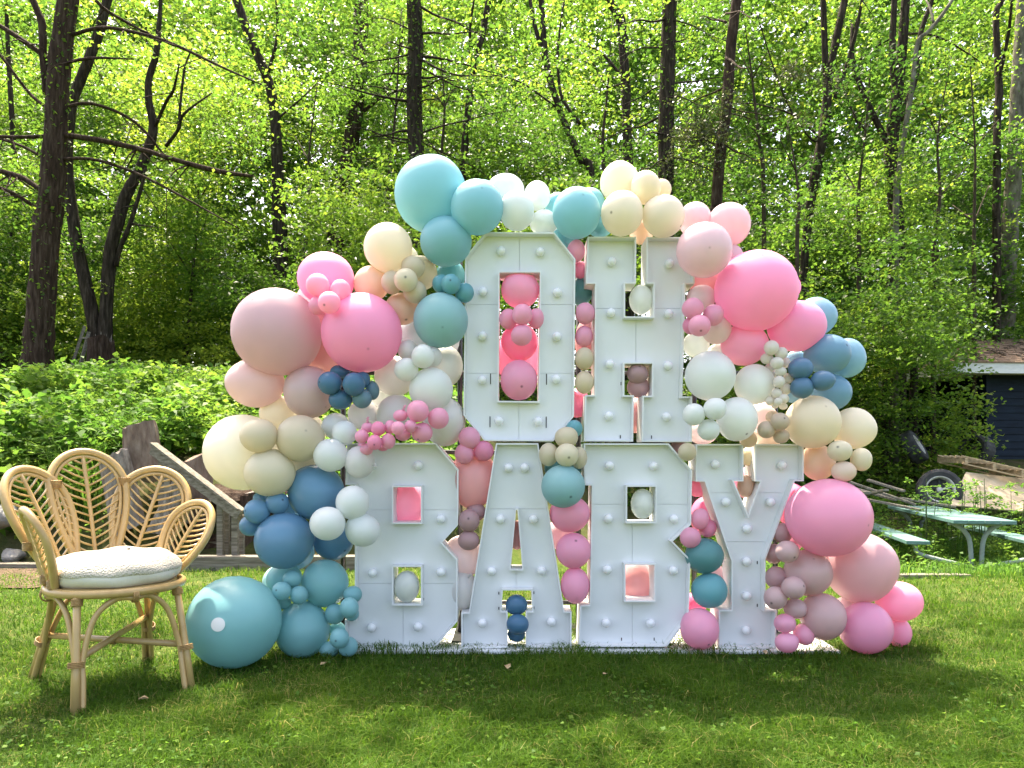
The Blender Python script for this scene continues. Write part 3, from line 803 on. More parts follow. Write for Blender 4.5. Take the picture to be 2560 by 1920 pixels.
# ------------------------------------------------------------------ balloons
BCOL = dict(teal=(122, 196, 208), tealdk=(88, 168, 180), tealgy=(132, 192, 196), tealdp=(72, 138, 142), teallo=(112, 184, 190), teallt=(160, 212, 216), bluegy=(178, 198, 204),
            blue=(84, 140, 178), bluedp=(62, 116, 158), bluegr=(88, 132, 150), bluelt=(128, 180, 208), bluemd=(98, 150, 182), navy=(56, 106, 144), navylt=(74, 120, 156),
            cream=(236, 226, 200), creamlt=(240, 234, 210), creamdp=(234, 220, 188), tan=(220, 205, 170), tanlt=(228, 216, 180), peach=(232, 196, 168), peachlt=(234, 208, 182), peachdk=(208, 166, 140), taupe=(206, 184, 156),
            rose=(202, 164, 172), roselt=(220, 186, 186), rosed=(214, 148, 152), rosep=(226, 158, 162), rosebg=(214, 164, 172), pale=(236, 198, 206), palewh=(240, 214, 216),
            hot=(255, 152, 200), hot2=(255, 156, 196), hotmd=(252, 160, 196), hotdp=(248, 122, 170), pink=(252, 160, 192), pink2=(255, 168, 200), pinkdp=(246, 134, 174), taupk=(214, 172, 172), mauve=(188, 142, 144),
            white=(238, 244, 240), whitegy=(232, 230, 228), whitegn=(226, 232, 226), ivory=(238, 230, 216))
GLOSS = dict(blue=.27, bluedp=.3, white=.3, pale=.2, taupk=.24, mauve=.28, hot2=.26, pink2=.26, rosebg=.4, bluelt=.27, bluemd=.3, teal=.42, tealgy=.42, rose=.45, hot=.42, roselt=.3, navy=.27)

def latex(key):
    m, nt, p, o = new_mat('latex_' + key)
    c = tuple(v ** .74 for v in s2l(BCOL[key]))
    a = nd(nt, 'ShaderNodeAttribute', attribute_name='pole')
    thick = tuple(v * .45 for v in c[:3])                  # the latex is thicker at the nub
    col = ramp(nt, a.outputs['Fac'], [(.0, c), (.45, c), (.72, tuple(.8 * v for v in c[:3])), (.8, thick), (1, tuple(v * .35 for v in c[:3]))])
    n = noise_tex(nt, 5, 2)
    mx = nd(nt, 'ShaderNodeMixRGB', blend_type='MULTIPLY'); mx.inputs[0].default_value = 1
    nt.links.new(ramp(nt, n, [(.3, (.95, .95, .95)), (.7, (1, 1, 1))]), mx.inputs[2])
    nt.links.new(col, mx.inputs[1])
    nt.links.new(mx.outputs[0], p.inputs['Base Color'])
    p.inputs['Roughness'].default_value = GLOSS.get(key, .34)
    p.inputs['Specular IOR Level'].default_value = .45
    t = nt.nodes.new('ShaderNodeBsdfTranslucent')
    hs = nd(nt, 'ShaderNodeHueSaturation', Saturation=.8)
    nt.links.new(mx.outputs[0], hs.inputs['Color']); nt.links.new(hs.outputs[0], t.inputs['Color'])
    ms = nd(nt, 'ShaderNodeMixShader'); ms.inputs[0].default_value = .32
    nt.links.new(p.outputs[0], ms.inputs[1]); nt.links.new(t.outputs[0], ms.inputs[2])
    nt.links.new(ms.outputs[0], o.inputs['Surface'])
    return m
LATEX = {k: latex(k) for k in BCOL}

NSEG = 32
ANG = [2.2, 4.4, 7, 11, 17, 24] + [24 + (180 - 24) * i / 17 for i in range(1, 17)]
base_v = [(0, 0, 1)]
for a in ANG:
    for k in range(NSEG):
        base_v.append((math.sin(rad(a)) * math.cos(2 * math.pi * k / NSEG), math.sin(rad(a)) * math.sin(2 * math.pi * k / NSEG), math.cos(rad(a))))
base_v.append((0, 0, -1)); base_v = np.array(base_v)
nr = len(ANG); base_f = [(0, 1 + k, 1 + (k + 1) % NSEG) for k in range(NSEG)]
for i in range(nr - 1):
    base_f += [(1 + i * NSEG + k, 1 + (i + 1) * NSEG + k, 1 + (i + 1) * NSEG + (k + 1) % NSEG, 1 + i * NSEG + (k + 1) % NSEG) for k in range(NSEG)]
base_f += [(len(base_v) - 1, 1 + (nr - 1) * NSEG + (k + 1) % NSEG, 1 + (nr - 1) * NSEG + k) for k in range(NSEG)]
ang = np.concatenate([[0], np.repeat(ANG, NSEG), [180]])
def pole_of(r):
    k = min(1.35, max(.5, .075 / r))                        # the nub is about a centimetre wide on every balloon
    return np.interp(ang / k, [0, 2.2, 4.4, 7, 11], [1, .88, .72, .55, 0]) * (.8 if r > .1 else 1)

def balloon(x, y, z, a, c, col, label, group, pole=None):
    rng = random.Random(label)
    if pole is None: pole = (rng.uniform(-1, 1), rng.uniform(.25, .8), rng.uniform(-1, .7))
    q = Vector(pole).to_track_quat('Z', 'Y').to_matrix()
    v = base_v.copy()
    lo = np.clip(-v[:, 2], 0, 1)                              # drawn out a little towards the neck
    v[:, 0] *= 1 - .07 * lo ** 2; v[:, 1] *= 1 - .07 * lo ** 2; v[:, 2] *= 1 + .06 * lo
    v = v @ np.array(q).T
    v = v * np.array((a, (a + c) / 2, c))
    me = bpy.data.meshes.new('balloon')
    me.from_pydata(v.tolist(), [], base_f)
    me.polygons.foreach_set('use_smooth', [True] * len(base_f))
    at_ = me.attributes.new('pole', 'FLOAT', 'POINT'); at_.data.foreach_set('value', pole_of((a + c) / 2).astype(np.float32))
    me.materials.append(LATEX[col])
    o = link('balloon', me, None, None, (x, y, z))
    return tag(o, label, 'balloon', group)

BALLOONS = [
# ------
'balloons along the upper left of the arch',
(-0.379,3.456,2.129,0.1687,0.1756,'teal','huge pale teal balloon at the upper left peak of the arch'),
(-0.158,3.346,2.031,0.1192,0.1222,'teal','large pale teal balloon overlapping the top left corner of letter O',(0.22,-0.89,0.4)),
(-0.145,3.576,2.129,0.1099,0.1099,'teal','teal balloon mostly hidden behind the large teal one above letter O'),
(-0.303,3.396,1.892,0.1185,0.1142,'teal','large teal balloon directly under the huge teal balloon at the peak'),
(-0.296,3.556,1.775,0.0720,0.0720,'tealdk','darker teal balloon half hidden above the small teal trio left of O'),
(-0.324,3.386,1.695,0.0416,0.0429,'tealdk','small teal balloon, left one of the trio beside letter O'),
(-0.273,3.316,1.677,0.0432,0.0450,'tealdk','small teal balloon, front middle one of the trio beside letter O',(0.01,-0.99,0.16)),
(-0.216,3.376,1.652,0.0427,0.0452,'tealdk','small teal balloon, right one of the trio, touching letter O'),
(-0.323,3.356,1.522,0.1238,0.1250,'tealgy','large dusty teal balloon pressed to the left side of letter O',(0.15,-0.9,-0.41)),
(-0.418,3.666,1.488,0.1591,0.1458,'bluegy','pale grey blue balloon behind the large dusty teal one left of O'),
(-0.570,3.406,1.866,0.1115,0.1127,'cream','large cream balloon standing highest left of the teal peak',(-0.23,-0.48,0.85)),
(-0.529,3.606,1.869,0.0730,0.0717,'cream','cream balloon almost hidden behind the large cream one left of the peak'),
(-0.429,3.486,1.770,0.0769,0.0807,'tan','medium beige balloon behind the small beige cluster'),
(-0.452,3.376,1.768,0.0549,0.0519,'tan','small beige balloon, topmost of the cluster under the cream balloon'),
(-0.547,3.376,1.699,0.0488,0.0537,'tan','small beige balloon, leftmost of the cluster under the cream balloon'),
(-0.473,3.296,1.690,0.0524,0.0524,'tanlt','small beige balloon in front centre of the cluster with dark nub',(0.11,-0.99,0.02)),
(-0.442,3.366,1.654,0.0536,0.0523,'tan','small beige balloon, lowest of the cluster under the cream balloon'),
(-0.657,3.456,1.712,0.0812,0.0825,'peach','peach balloon between the hot pink and the beige cluster',(-0.91,-0.4,-0.11)),
(-0.516,3.466,1.597,0.0802,0.0752,'peach','peach balloon tucked between the big hot pink and dusty teal balloons',(0.33,-0.54,-0.78)),
(-0.864,3.436,1.732,0.1305,0.1199,'hot','hot pink balloon carrying four small pink ones at upper left',(-0.48,-0.52,0.71)),
(-0.855,3.256,1.658,0.0512,0.0512,'pink','small pink balloon, upper left of the four on the hot pink balloon'),
(-0.759,3.276,1.639,0.0444,0.0492,'pink','small pink balloon, right one of the four on the hot pink balloon'),
(-0.784,3.176,1.564,0.0477,0.0482,'pink','small pink balloon, foremost of the four on the hot pink balloon',(-0.24,-0.89,-0.39)),
(-0.857,3.276,1.572,0.0427,0.0427,'pink','small pink balloon, lower left of the four on the hot pink balloon'),
(-1.081,3.406,1.478,0.2026,0.1996,'rose','huge dusty rose balloon at the far left of the arch',(-0.3,-0.75,0.59)),
(-0.683,3.366,1.468,0.1820,0.1802,'hot','huge hot pink balloon beside the huge dusty rose one',(0.31,-0.79,-0.53)),
(-0.920,3.656,1.486,0.1653,0.1785,'rosed','dusky pink balloon behind the gap of the rose and hot pink giants'),
(-0.979,3.706,1.682,0.1005,0.1005,'pale','pale lilac pink balloon just peeping between rose and hot pink giants'),
# ------
'balloons down the left side of the arch',
(-1.207,3.486,1.252,0.1330,0.1160,'roselt','pale rose balloon under the huge dusty rose one, outer left'),
(-0.944,3.446,1.206,0.1172,0.1221,'roselt','pale rose balloon under the dusty rose giant, beside the dark blue cluster',(0.74,-0.32,-0.6)),
(-1.126,3.566,1.116,0.0890,0.0838,'cream','warm cream balloon wedged between pale rose pair and beige pair'),
(-1.260,3.466,0.925,0.1786,0.1780,'creamlt','huge ivory cream balloon at the left edge of the arch'),
(-1.111,3.246,0.995,0.0810,0.0751,'tan','beige balloon in front of the huge ivory cream one'),
(-0.946,3.306,0.985,0.1064,0.1052,'tan','large beige balloon right of the huge ivory cream one',(0.47,-0.83,0.3)),
(-1.075,3.286,0.832,0.1117,0.1046,'tanlt','pale beige balloon below the two beige ones, above the blues',(0.19,-0.32,-0.93)),
(-0.990,3.506,0.868,0.0856,0.0792,'cream','warm cream balloon mostly hidden above the upper steel blue one'),
(-1.005,3.606,1.025,0.0946,0.0946,'creamlt','ivory balloon sliver behind the large beige one'),
(-0.895,3.386,0.740,0.1267,0.1286,'blue','large steel blue balloon under the beige balloons'),
(-1.129,3.276,0.662,0.0557,0.0545,'blue','small steel blue balloon, middle one of the outer left three',(-0.69,-0.72,0.09)),
(-1.045,3.296,0.697,0.0513,0.0501,'blue','small steel blue balloon, upper right of the outer left three',(0.67,-0.66,0.33)),
(-1.183,3.346,0.592,0.0496,0.0472,'blue','small steel blue balloon, lowest of the outer left three'),
(-1.177,3.456,0.709,0.0325,0.0325,'blue','small steel blue balloon hidden behind the outer left three'),
(-1.059,3.526,0.671,0.0606,0.0542,'blue','steel blue balloon in shade between the two large steel blue ones'),
(-1.018,3.306,0.529,0.1291,0.1267,'blue','largest glossy steel blue balloon low on the left side',(-0.58,-0.68,-0.44)),
(-0.837,3.466,0.516,0.0940,0.0953,'bluedp','steel blue balloon behind the white trio beside letter B',(0.7,-0.53,-0.48)),
(-1.021,3.506,0.452,0.0824,0.0792,'blue','steel blue balloon hidden behind the largest glossy blue one'),
(-0.819,3.446,1.046,0.0642,0.0629,'white','white balloon behind the small white one by the pink string'),
(-0.750,3.316,1.010,0.0558,0.0558,'white','small white balloon at the left end of the pink string'),
(-0.805,3.286,0.910,0.0761,0.0737,'white','white balloon above the large steel blue one, left of letter B'),
(-0.679,3.296,0.880,0.0668,0.0727,'whitegy','white balloon lying on the top left corner of letter B'),
(-0.697,3.236,0.703,0.0731,0.0749,'white','white balloon, top of the trio overlapping letter B'),
(-0.794,3.186,0.615,0.0760,0.0732,'white','white balloon, left of the trio overlapping letter B'),
(-0.657,3.256,0.580,0.0765,0.0724,'white','white balloon, right of the trio overlapping letter B'),
(-0.476,3.396,1.394,0.0467,0.0479,'whitegy','small white balloon, upper left of the group below the dusty teal one'),
(-0.394,3.276,1.347,0.0515,0.0521,'white','small white balloon, foremost of the group below the dusty teal one'),
(-0.358,3.366,1.359,0.0402,0.0463,'whitegy','small white balloon behind the foremost of the group below dusty teal'),
(-0.472,3.306,1.293,0.0538,0.0526,'white','small white balloon, lowest of the group below the dusty teal one'),
(-0.316,3.526,1.337,0.0816,0.0995,'whitegy','large off white balloon squeezed against the left edge of O'),
(-0.558,3.526,1.289,0.0969,0.0969,'whitegy','large off white balloon right of the dark blue cluster'),
(-0.367,3.356,1.209,0.1001,0.0983,'white','large white balloon above the pink string'),
(-0.540,3.466,1.104,0.0940,0.0909,'whitegy','off white balloon behind the middle of the pink string'),
(-0.698,3.476,1.101,0.0723,0.0723,'whitegy','off white balloon under the dark blue cluster'),
(-0.317,3.466,1.069,0.1003,0.1160,'whitegy','large off white balloon above the right corner of the first letter B'),
(-0.659,3.606,1.194,0.0717,0.0587,'white','white balloon far behind, seen right of the dark blue cluster'),
(-0.788,3.396,1.294,0.0467,0.0319,'navy','dark blue balloon at the back top of the dark blue cluster'),
(-0.806,3.276,1.229,0.0533,0.0515,'navy','dark blue balloon at the left of the dark blue cluster',(-0.72,-0.69,0.02)),
(-0.696,3.256,1.222,0.0489,0.0518,'navy','dark blue balloon in the front centre of the dark blue cluster'),
(-0.676,3.336,1.249,0.0374,0.0374,'navy','dark blue balloon behind the right of the dark blue cluster'),
(-0.768,3.316,1.160,0.0528,0.0450,'navy','dark blue balloon at the bottom left of the dark blue cluster'),
(-0.670,3.306,1.164,0.0436,0.0448,'bluegr','grey blue balloon at the bottom right of the dark blue cluster'),
(-0.635,3.366,1.204,0.0317,0.0426,'bluegr','grey blue balloon at the right end of the dark blue cluster'),
# ------
'pink string of balloons above the first B',
(-0.408,3.206,1.100,0.0481,0.0481,'pink','largest pink balloon at the top right of the pink string'),
(-0.324,3.256,1.072,0.0465,0.0471,'pink','pink balloon at the right end of the pink string'),
(-0.395,3.246,1.009,0.0470,0.0446,'pink','pink balloon at the lower right of the pink string',(-0.29,-0.66,-0.7)),
(-0.488,3.236,1.083,0.0316,0.0257,'pink','pink balloon left of the largest one on the pink string'),
(-0.437,3.196,1.034,0.0266,0.0277,'pink','tiny pink balloon under the largest one of the pink string'),
(-0.485,3.146,1.024,0.0296,0.0296,'pink','tiny pink balloon standing out at the middle of the pink string'),
(-0.531,3.226,1.033,0.0245,0.0303,'pink','tiny pink balloon just left of the outstanding middle one'),
(-0.578,3.196,1.024,0.0312,0.0318,'pinkdp','tiny deep pink balloon, upper one in the left part of the string'),
(-0.638,3.266,1.032,0.0266,0.0236,'pink','tiny pink balloon at the upper left of the string with curled tail'),
(-0.655,3.226,0.991,0.0303,0.0309,'pink','tiny pink balloon at the left tip of the pink string'),
(-0.588,3.166,0.964,0.0315,0.0332,'pinkdp','tiny deep pink balloon, lowest in front on the pink string',(0.13,-0.93,-0.34)),
(-0.536,3.206,0.970,0.0307,0.0336,'pink','tiny pink balloon right of the lowest front one on the string'),
(-0.637,3.246,0.937,0.0282,0.0264,'pink','tiny pink balloon hanging lowest left on the pink string'),
(-0.671,3.306,0.950,0.0179,0.0227,'pink','tiny pink balloon half hidden at the lowest left of the string'),
(-0.481,3.266,0.998,0.0343,0.0248,'pink','tiny pink balloon under the middle of the pink string'),
(-0.577,3.306,0.947,0.0251,0.0191,'pinkdp','tiny deep pink balloon peeping out below the string against letter B'),
# ------
'teal balloons at the lower left corner',
(-1.191,3.175,0.195,0.1952,0.1952,'teallo','huge teal balloon on the grass with a white round sticker'),
(-0.943,3.331,0.126,0.1223,0.1265,'teallo','large teal balloon resting on the grass right of the stickered giant',(0.14,-0.7,-0.7)),
(-0.852,3.376,0.327,0.1050,0.1087,'teallo','large teal balloon just below the steel blue ones, beside letter B'),
(-1.056,3.436,0.333,0.0826,0.0795,'teallo','teal balloon behind the four small teal ones'),
(-1.111,3.526,0.309,0.0765,0.0765,'teallt','pale teal balloon sliver behind the four small teal ones'),
(-0.976,3.286,0.361,0.0416,0.0380,'teallo','small teal balloon, top of the four between the large teals'),
(-1.001,3.216,0.319,0.0419,0.0407,'teallo','small teal balloon, foremost left of the four with dark nub',(-0.28,-0.93,0.26)),
(-0.934,3.246,0.296,0.0387,0.0411,'teallo','small teal balloon, right one of the four between the large teals'),
(-1.025,3.306,0.252,0.0383,0.0299,'teallo','small teal balloon, lowest of the four between the large teals'),
(-0.711,3.306,0.288,0.0407,0.0383,'teallo','small teal balloon, topmost of those on the edge of letter B'),
(-0.701,3.186,0.252,0.0409,0.0449,'teallo','small teal balloon in front on the edge of letter B'),
(-0.712,3.286,0.206,0.0327,0.0321,'teallo','small teal balloon hidden under the front one at the edge of B'),
(-0.796,3.326,0.197,0.0439,0.0457,'teallo','small teal balloon left of the front one at the edge of B'),
(-0.804,3.406,0.110,0.0370,0.0339,'teallo','small teal balloon hidden above the nub one at the foot of B'),
(-0.743,3.186,0.121,0.0415,0.0438,'teallo','small teal balloon with a nub at the foot of letter B',(-0.14,-0.99,-0.04)),
(-0.820,3.306,0.043,0.0418,0.0347,'teallo','small teal balloon on the grass right of the large resting teal one'),
(-0.722,3.266,0.065,0.0413,0.0437,'teallo','small teal balloon at the bottom corner of letter B'),
(-0.796,3.346,0.021,0.0230,0.0206,'navy','tiny dark blue balloon on the grass between small teal ones'),
# ------
'balloons along the top of the arch',
(-0.030,3.536,2.176,0.0895,0.0793,'white','glossy white balloon at the back above letter O'),
(0.022,3.406,2.036,0.0801,0.0912,'white','white balloon in front above the middle of letter O'),
(0.118,3.486,2.134,0.0618,0.0681,'white','white balloon at the right of the white group above O'),
(0.149,3.476,2.003,0.0641,0.0616,'white','white balloon sitting on the top edge of letter O'),
(0.295,3.386,2.019,0.1102,0.1163,'teal','large teal balloon above the gap of letters O and H',(0.19,-0.89,0.42)),
(0.374,3.556,2.122,0.0720,0.0733,'teal','teal balloon behind the right of the large one above O and H'),
(0.220,3.556,2.112,0.0630,0.0592,'teal','teal balloon behind the left of the large one above O and H'),
(0.419,3.526,2.000,0.0606,0.0478,'tealdk','teal balloon in shade below the cream ones above H'),
(0.247,3.586,1.967,0.0616,0.0584,'tealdk','darker teal balloon behind the right shoulder of letter O'),
(0.511,3.506,2.204,0.0938,0.0926,'cream','large cream balloon at the very top above letter H'),
(0.614,3.406,2.143,0.0678,0.0758,'creamdp','cream balloon in front at the top above letter H'),
(0.708,3.506,2.174,0.0456,0.0456,'creamdp','small cream balloon peeping out at the top right above H'),
(0.499,3.356,2.007,0.0953,0.1007,'cream','large cream balloon sitting on the left arm of H with nub',(-0.62,-0.76,-0.2)),
(0.691,3.376,2.001,0.0952,0.0952,'cream','large cream balloon sitting on the right arm of H',(0.76,-0.32,-0.57)),
(0.618,3.536,1.978,0.0575,0.0575,'peach','warm cream balloon between the arms of letter H'),
# ------
'balloons down the right side of the arch',
(0.866,3.506,2.029,0.0773,0.0812,'pale','pale pink balloon behind, right of the cream ones on H'),
(1.021,3.486,1.998,0.1009,0.1015,'pale','glossy pale pink balloon at the outer upper right of the arch'),
(0.851,3.276,1.818,0.1220,0.1209,'pale','large pale pink balloon with dark nub on the corner of H',(-0.06,-0.98,-0.19)),
(1.041,3.486,1.855,0.0441,0.0473,'pale','pale pink balloon mostly hidden behind the hot pink giant'),
(0.949,3.566,1.755,0.0967,0.0967,'rosep','rosy balloon in shade below the large pale pink one'),
(1.110,3.366,1.659,0.1856,0.1808,'hot','huge hot pink balloon at the upper right of the arch',(-0.08,-0.71,0.7)),
(1.318,3.556,1.718,0.0669,0.0669,'hot','hot pink balloon sliver behind the right edge of the giant'),
(0.879,3.446,1.640,0.0667,0.0636,'palewh','blush white balloon above the four small pink ones right of H'),
(0.949,3.436,1.496,0.0683,0.0683,'palewh','blush white balloon below the four small pink ones right of H'),
(0.870,3.496,1.435,0.0620,0.0607,'white','white balloon half hidden behind the right edge of letter H'),
(0.800,3.276,1.560,0.0474,0.0462,'pink','small pink balloon, top left of the four right of H'),
(0.896,3.296,1.534,0.0447,0.0477,'pink','small pink balloon, right one of the four right of H'),
(0.812,3.206,1.471,0.0475,0.0464,'pink','small pink balloon, foremost of the four right of H with nub',(-0.06,-0.78,-0.62)),
(0.802,3.316,1.491,0.0372,0.0396,'pinkdp','small pink balloon, lower left of the four right of H'),
(1.321,3.436,1.511,0.1330,0.1181,'hot','large hot pink balloon below the giant at the right'),
(1.087,3.466,1.430,0.1065,0.0990,'hotmd','medium pink balloon between the giant and the white ones'),
(1.449,3.536,1.573,0.0940,0.0940,'bluelt','light blue balloon behind the large hot pink one'),
(1.464,3.436,1.380,0.1044,0.0932,'bluemd','large mid blue balloon at the right edge of the arch',(0.55,-0.77,0.33)),
(1.599,3.536,1.377,0.0831,0.0946,'bluelt','light blue balloon at the outermost right edge of the arch'),
(1.502,3.496,1.208,0.0986,0.0872,'bluemd','mid blue balloon under the dark blue trio, above the creams'),
(1.383,3.606,1.385,0.0456,0.0404,'bluelt','light blue balloon in the gap beside the tiny ivory string'),
(1.293,3.316,1.299,0.0546,0.0498,'navylt','dark blue balloon, top of the trio on the right'),
(1.299,3.316,1.213,0.0504,0.0492,'navylt','dark blue balloon, bottom of the trio on the right'),
(1.383,3.296,1.242,0.0524,0.0453,'navylt','dark blue balloon, right one of the trio on the right'),
(1.335,3.506,1.197,0.0444,0.0380,'bluemd','blue balloon in shade behind the bottom of the dark blue trio'),
(1.159,3.306,1.391,0.0329,0.0329,'ivory','tiny ivory balloon, topmost of the string beside the blue balloons'),
(1.210,3.326,1.369,0.0289,0.0271,'ivory','tiny ivory balloon, second from top, on the right of the string beside the blue balloons'),
(1.156,3.356,1.349,0.0291,0.0255,'ivory','tiny ivory balloon, third from top, on the left of the string beside the blue balloons'),
(1.184,3.306,1.322,0.0299,0.0275,'ivory','tiny ivory balloon, fourth from top, in front of the string beside the blue balloons'),
(1.260,3.406,1.337,0.0185,0.0246,'ivory','tiny ivory balloon, right behind the fourth of the string beside the blue balloons'),
(1.186,3.406,1.312,0.0222,0.0222,'ivory','tiny ivory balloon, left behind the fifth of the string beside the blue balloons'),
(1.204,3.316,1.286,0.0264,0.0216,'ivory','tiny ivory balloon, in front at mid height of the string beside the blue balloons'),
(1.197,3.406,1.279,0.0209,0.0222,'ivory','tiny ivory balloon, to the left at mid height of the string beside the blue balloons'),
(1.255,3.366,1.260,0.0231,0.0243,'ivory','tiny ivory balloon, at the right below mid height of the string beside the blue balloons'),
(1.193,3.306,1.238,0.0263,0.0275,'ivory','tiny ivory balloon, largest of the lower half of the string beside the blue balloons'),
(1.189,3.326,1.189,0.0229,0.0229,'ivory','tiny ivory balloon, left, below the largest lower one of the string beside the blue balloons'),
(1.241,3.356,1.210,0.0243,0.0255,'ivory','tiny ivory balloon, right, below the largest lower one of the string beside the blue balloons'),
(1.218,3.316,1.164,0.0228,0.0216,'ivory','tiny ivory balloon, lower right of the last group of the string beside the blue balloons'),
(1.186,3.296,1.149,0.0179,0.0179,'ivory','tiny ivory balloon, front middle of the last group of the string beside the blue balloons'),
(1.171,3.356,1.157,0.0218,0.0218,'ivory','tiny ivory balloon, left of the last group of the string beside the blue balloons'),
(1.193,3.356,1.137,0.0158,0.0146,'ivory','tiny ivory balloon, lowest left of the string beside the blue balloons'),
(1.230,3.356,1.133,0.0194,0.0158,'ivory','tiny ivory balloon, lowest right of the string beside the blue balloons'),
(0.899,3.356,1.271,0.1135,0.1129,'white','large white balloon below the pinks, right of letter H'),
(1.119,3.416,1.238,0.0914,0.0939,'white','large white balloon left of the tiny ivory string'),
(1.014,3.336,1.073,0.0905,0.0995,'white','large white balloon above the left arm of Y',(0.27,-0.67,-0.7)),
(0.879,3.206,1.110,0.0493,0.0481,'white','small white balloon, top of the trio at the lower right of H'),
(0.793,3.226,1.087,0.0490,0.0490,'white','small white balloon, left of the trio at the lower right of H'),
(0.865,3.256,1.021,0.0483,0.0471,'white','small white balloon, bottom of the trio at the lower right of H'),
(1.190,3.526,1.090,0.0638,0.0765,'palewh','blush white balloon behind the large white one above Y'),
(1.226,3.576,0.996,0.0711,0.0711,'peachlt','pale peach balloon low behind the beige cluster above Y'),
(0.989,3.536,1.388,0.0607,0.0575,'white','white balloon seen through the gap below the small pink four'),
(0.914,3.546,1.021,0.0705,0.0577,'palewh','blush white balloon in shade behind the white trio beside H'),
(1.189,3.286,1.059,0.0410,0.0398,'taupe','small taupe balloon, top front one of the cluster above Y',(0.19,-0.92,0.34)),
(1.140,3.316,1.025,0.0396,0.0396,'taupe','small taupe balloon, left one of the cluster above Y'),
(1.213,3.336,0.997,0.0368,0.0332,'taupe','small taupe balloon, lowest of the cluster above Y'),
(1.200,3.406,1.088,0.0320,0.0283,'taupe','small taupe balloon, back one of the cluster above Y'),
(1.088,3.406,0.984,0.0394,0.0382,'taupe','taupe balloon above the gap in the arms of Y'),
(1.117,3.496,0.905,0.0392,0.0443,'tan','beige balloon in the gap of the arms of Y'),
(0.799,3.376,0.926,0.0409,0.0415,'tan','small beige balloon between the second B and Y at the top'),
(0.790,3.506,0.949,0.0380,0.0380,'mauve','brownish pink balloon in shade at the top of the second B'),
(1.371,3.376,1.062,0.1227,0.1215,'creamdp','large cream balloon above the right arm of Y',(0.15,-0.83,0.53)),
(1.602,3.476,1.038,0.0987,0.0981,'cream','large cream balloon at the outer right edge'),
(1.455,3.286,0.929,0.0535,0.0475,'tanlt','small beige balloon, upper left of the outer right trio',(-0.49,-0.79,0.36)),
(1.560,3.306,0.892,0.0454,0.0514,'tanlt','small beige balloon, right one of the outer right trio'),
(1.473,3.286,0.838,0.0535,0.0458,'peachlt','small pale peach balloon, lowest of the outer right trio'),
(1.434,3.466,0.878,0.0765,0.0846,'peach','peach balloon touching the right arm of Y',(0.71,-0.32,-0.63)),
# ------
'balloons at the lower right corner',
(1.415,3.306,0.632,0.1835,0.1746,'hot2','huge pink balloon at the right of letter Y',(0.6,-0.79,-0.13)),
(1.630,3.466,0.387,0.1579,0.1655,'rosebg','huge dusty pink balloon under the huge pink one at right'),
(1.350,3.376,0.375,0.1068,0.1056,'taupk','large mauve pink balloon left of the dusty pink giant',(-0.04,-0.72,0.69)),
(1.410,3.356,0.179,0.1007,0.1050,'taupk','large mauve pink balloon near the grass with dark nub',(0.34,-0.6,-0.72)),
(1.222,3.286,0.482,0.0517,0.0493,'taupk','small mauve balloon, upper front one right of Y with nub',(0.32,-0.85,-0.42)),
(1.252,3.426,0.551,0.0434,0.0483,'mauve','small mauve balloon, topmost along the right of Y'),
(1.222,3.456,0.452,0.0469,0.0469,'mauve','small mauve balloon in shade behind the upper front one'),
(1.217,3.406,0.347,0.0517,0.0530,'mauve','small mauve balloon touching the stem of Y at mid height'),
(1.242,3.266,0.325,0.0514,0.0508,'taupk','small mauve balloon in front, beside the stem of Y',(0.61,-0.75,0.27)),
(1.178,3.306,0.273,0.0514,0.0514,'taupk','small mauve balloon at the foot serif of Y',(-0.62,-0.72,-0.33)),
(1.277,3.336,0.219,0.0519,0.0458,'taupk','small mauve balloon under the front one beside Y'),
(1.342,3.506,0.496,0.0304,0.0380,'hot2','pink balloon in shade behind the small mauve ones'),
(1.223,3.316,0.157,0.0480,0.0432,'pink2','small light pink balloon, upper one of the trio at Y foot'),
(1.320,3.346,0.102,0.0484,0.0472,'pink2','small light pink balloon, right one of the trio at Y foot'),
(1.228,3.306,0.073,0.0520,0.0442,'pink2','small light pink balloon, lowest of the trio on the grass'),
(1.617,3.386,0.121,0.1188,0.1169,'hot2','large glossy pink balloon resting on the grass at right'),
(1.833,3.506,0.220,0.1065,0.0938,'hot2','bright pink balloon at the outermost lower right'),
(1.839,3.526,0.070,0.0599,0.0701,'hot2','pink balloon on the grass behind the large glossy one'),
(1.601,3.546,0.184,0.0577,0.0513,'pale','pale pink balloon in the gap above the glossy pink one'),
(1.360,3.606,0.674,0.0815,0.1043,'hotdp','deep pink balloon in shade between Y and the huge pink one'),
# ------
'balloons filling the gaps between the letters',
(0.039,3.486,1.691,0.0901,0.0870,'hotmd','large pink balloon at the top of the opening of O'),
(-0.016,3.406,1.537,0.0431,0.0468,'pink','small pink balloon, left of the four in the opening of O'),
(0.046,3.326,1.543,0.0463,0.0475,'pink','small pink balloon, upper front of the four in the opening of O'),
(0.110,3.406,1.540,0.0370,0.0468,'pink','small pink balloon, right of the four in the opening of O'),
(0.043,3.336,1.451,0.0483,0.0471,'pink','small pink balloon, lower front of the four in the opening of O'),
(0.036,3.506,1.448,0.0856,0.0900,'hotdp','deep pink balloon behind the small four in the opening of O'),
(0.032,3.446,1.262,0.0866,0.0947,'hotmd','large pink balloon at the bottom of the opening of O',(0.14,-0.9,-0.41)),
(0.035,3.736,1.408,0.1284,0.1284,'hotdp','deep pink balloon far back in the opening of O'),
(0.300,3.466,1.868,0.0426,0.0520,'pink','pink balloon at the top of the gap of O and H'),
(0.324,3.536,1.799,0.0396,0.0409,'pinkdp','deep pink balloon second in the gap of O and H'),
(0.331,3.576,1.702,0.0595,0.0634,'tealdp','dark teal balloon behind the gap of O and H'),
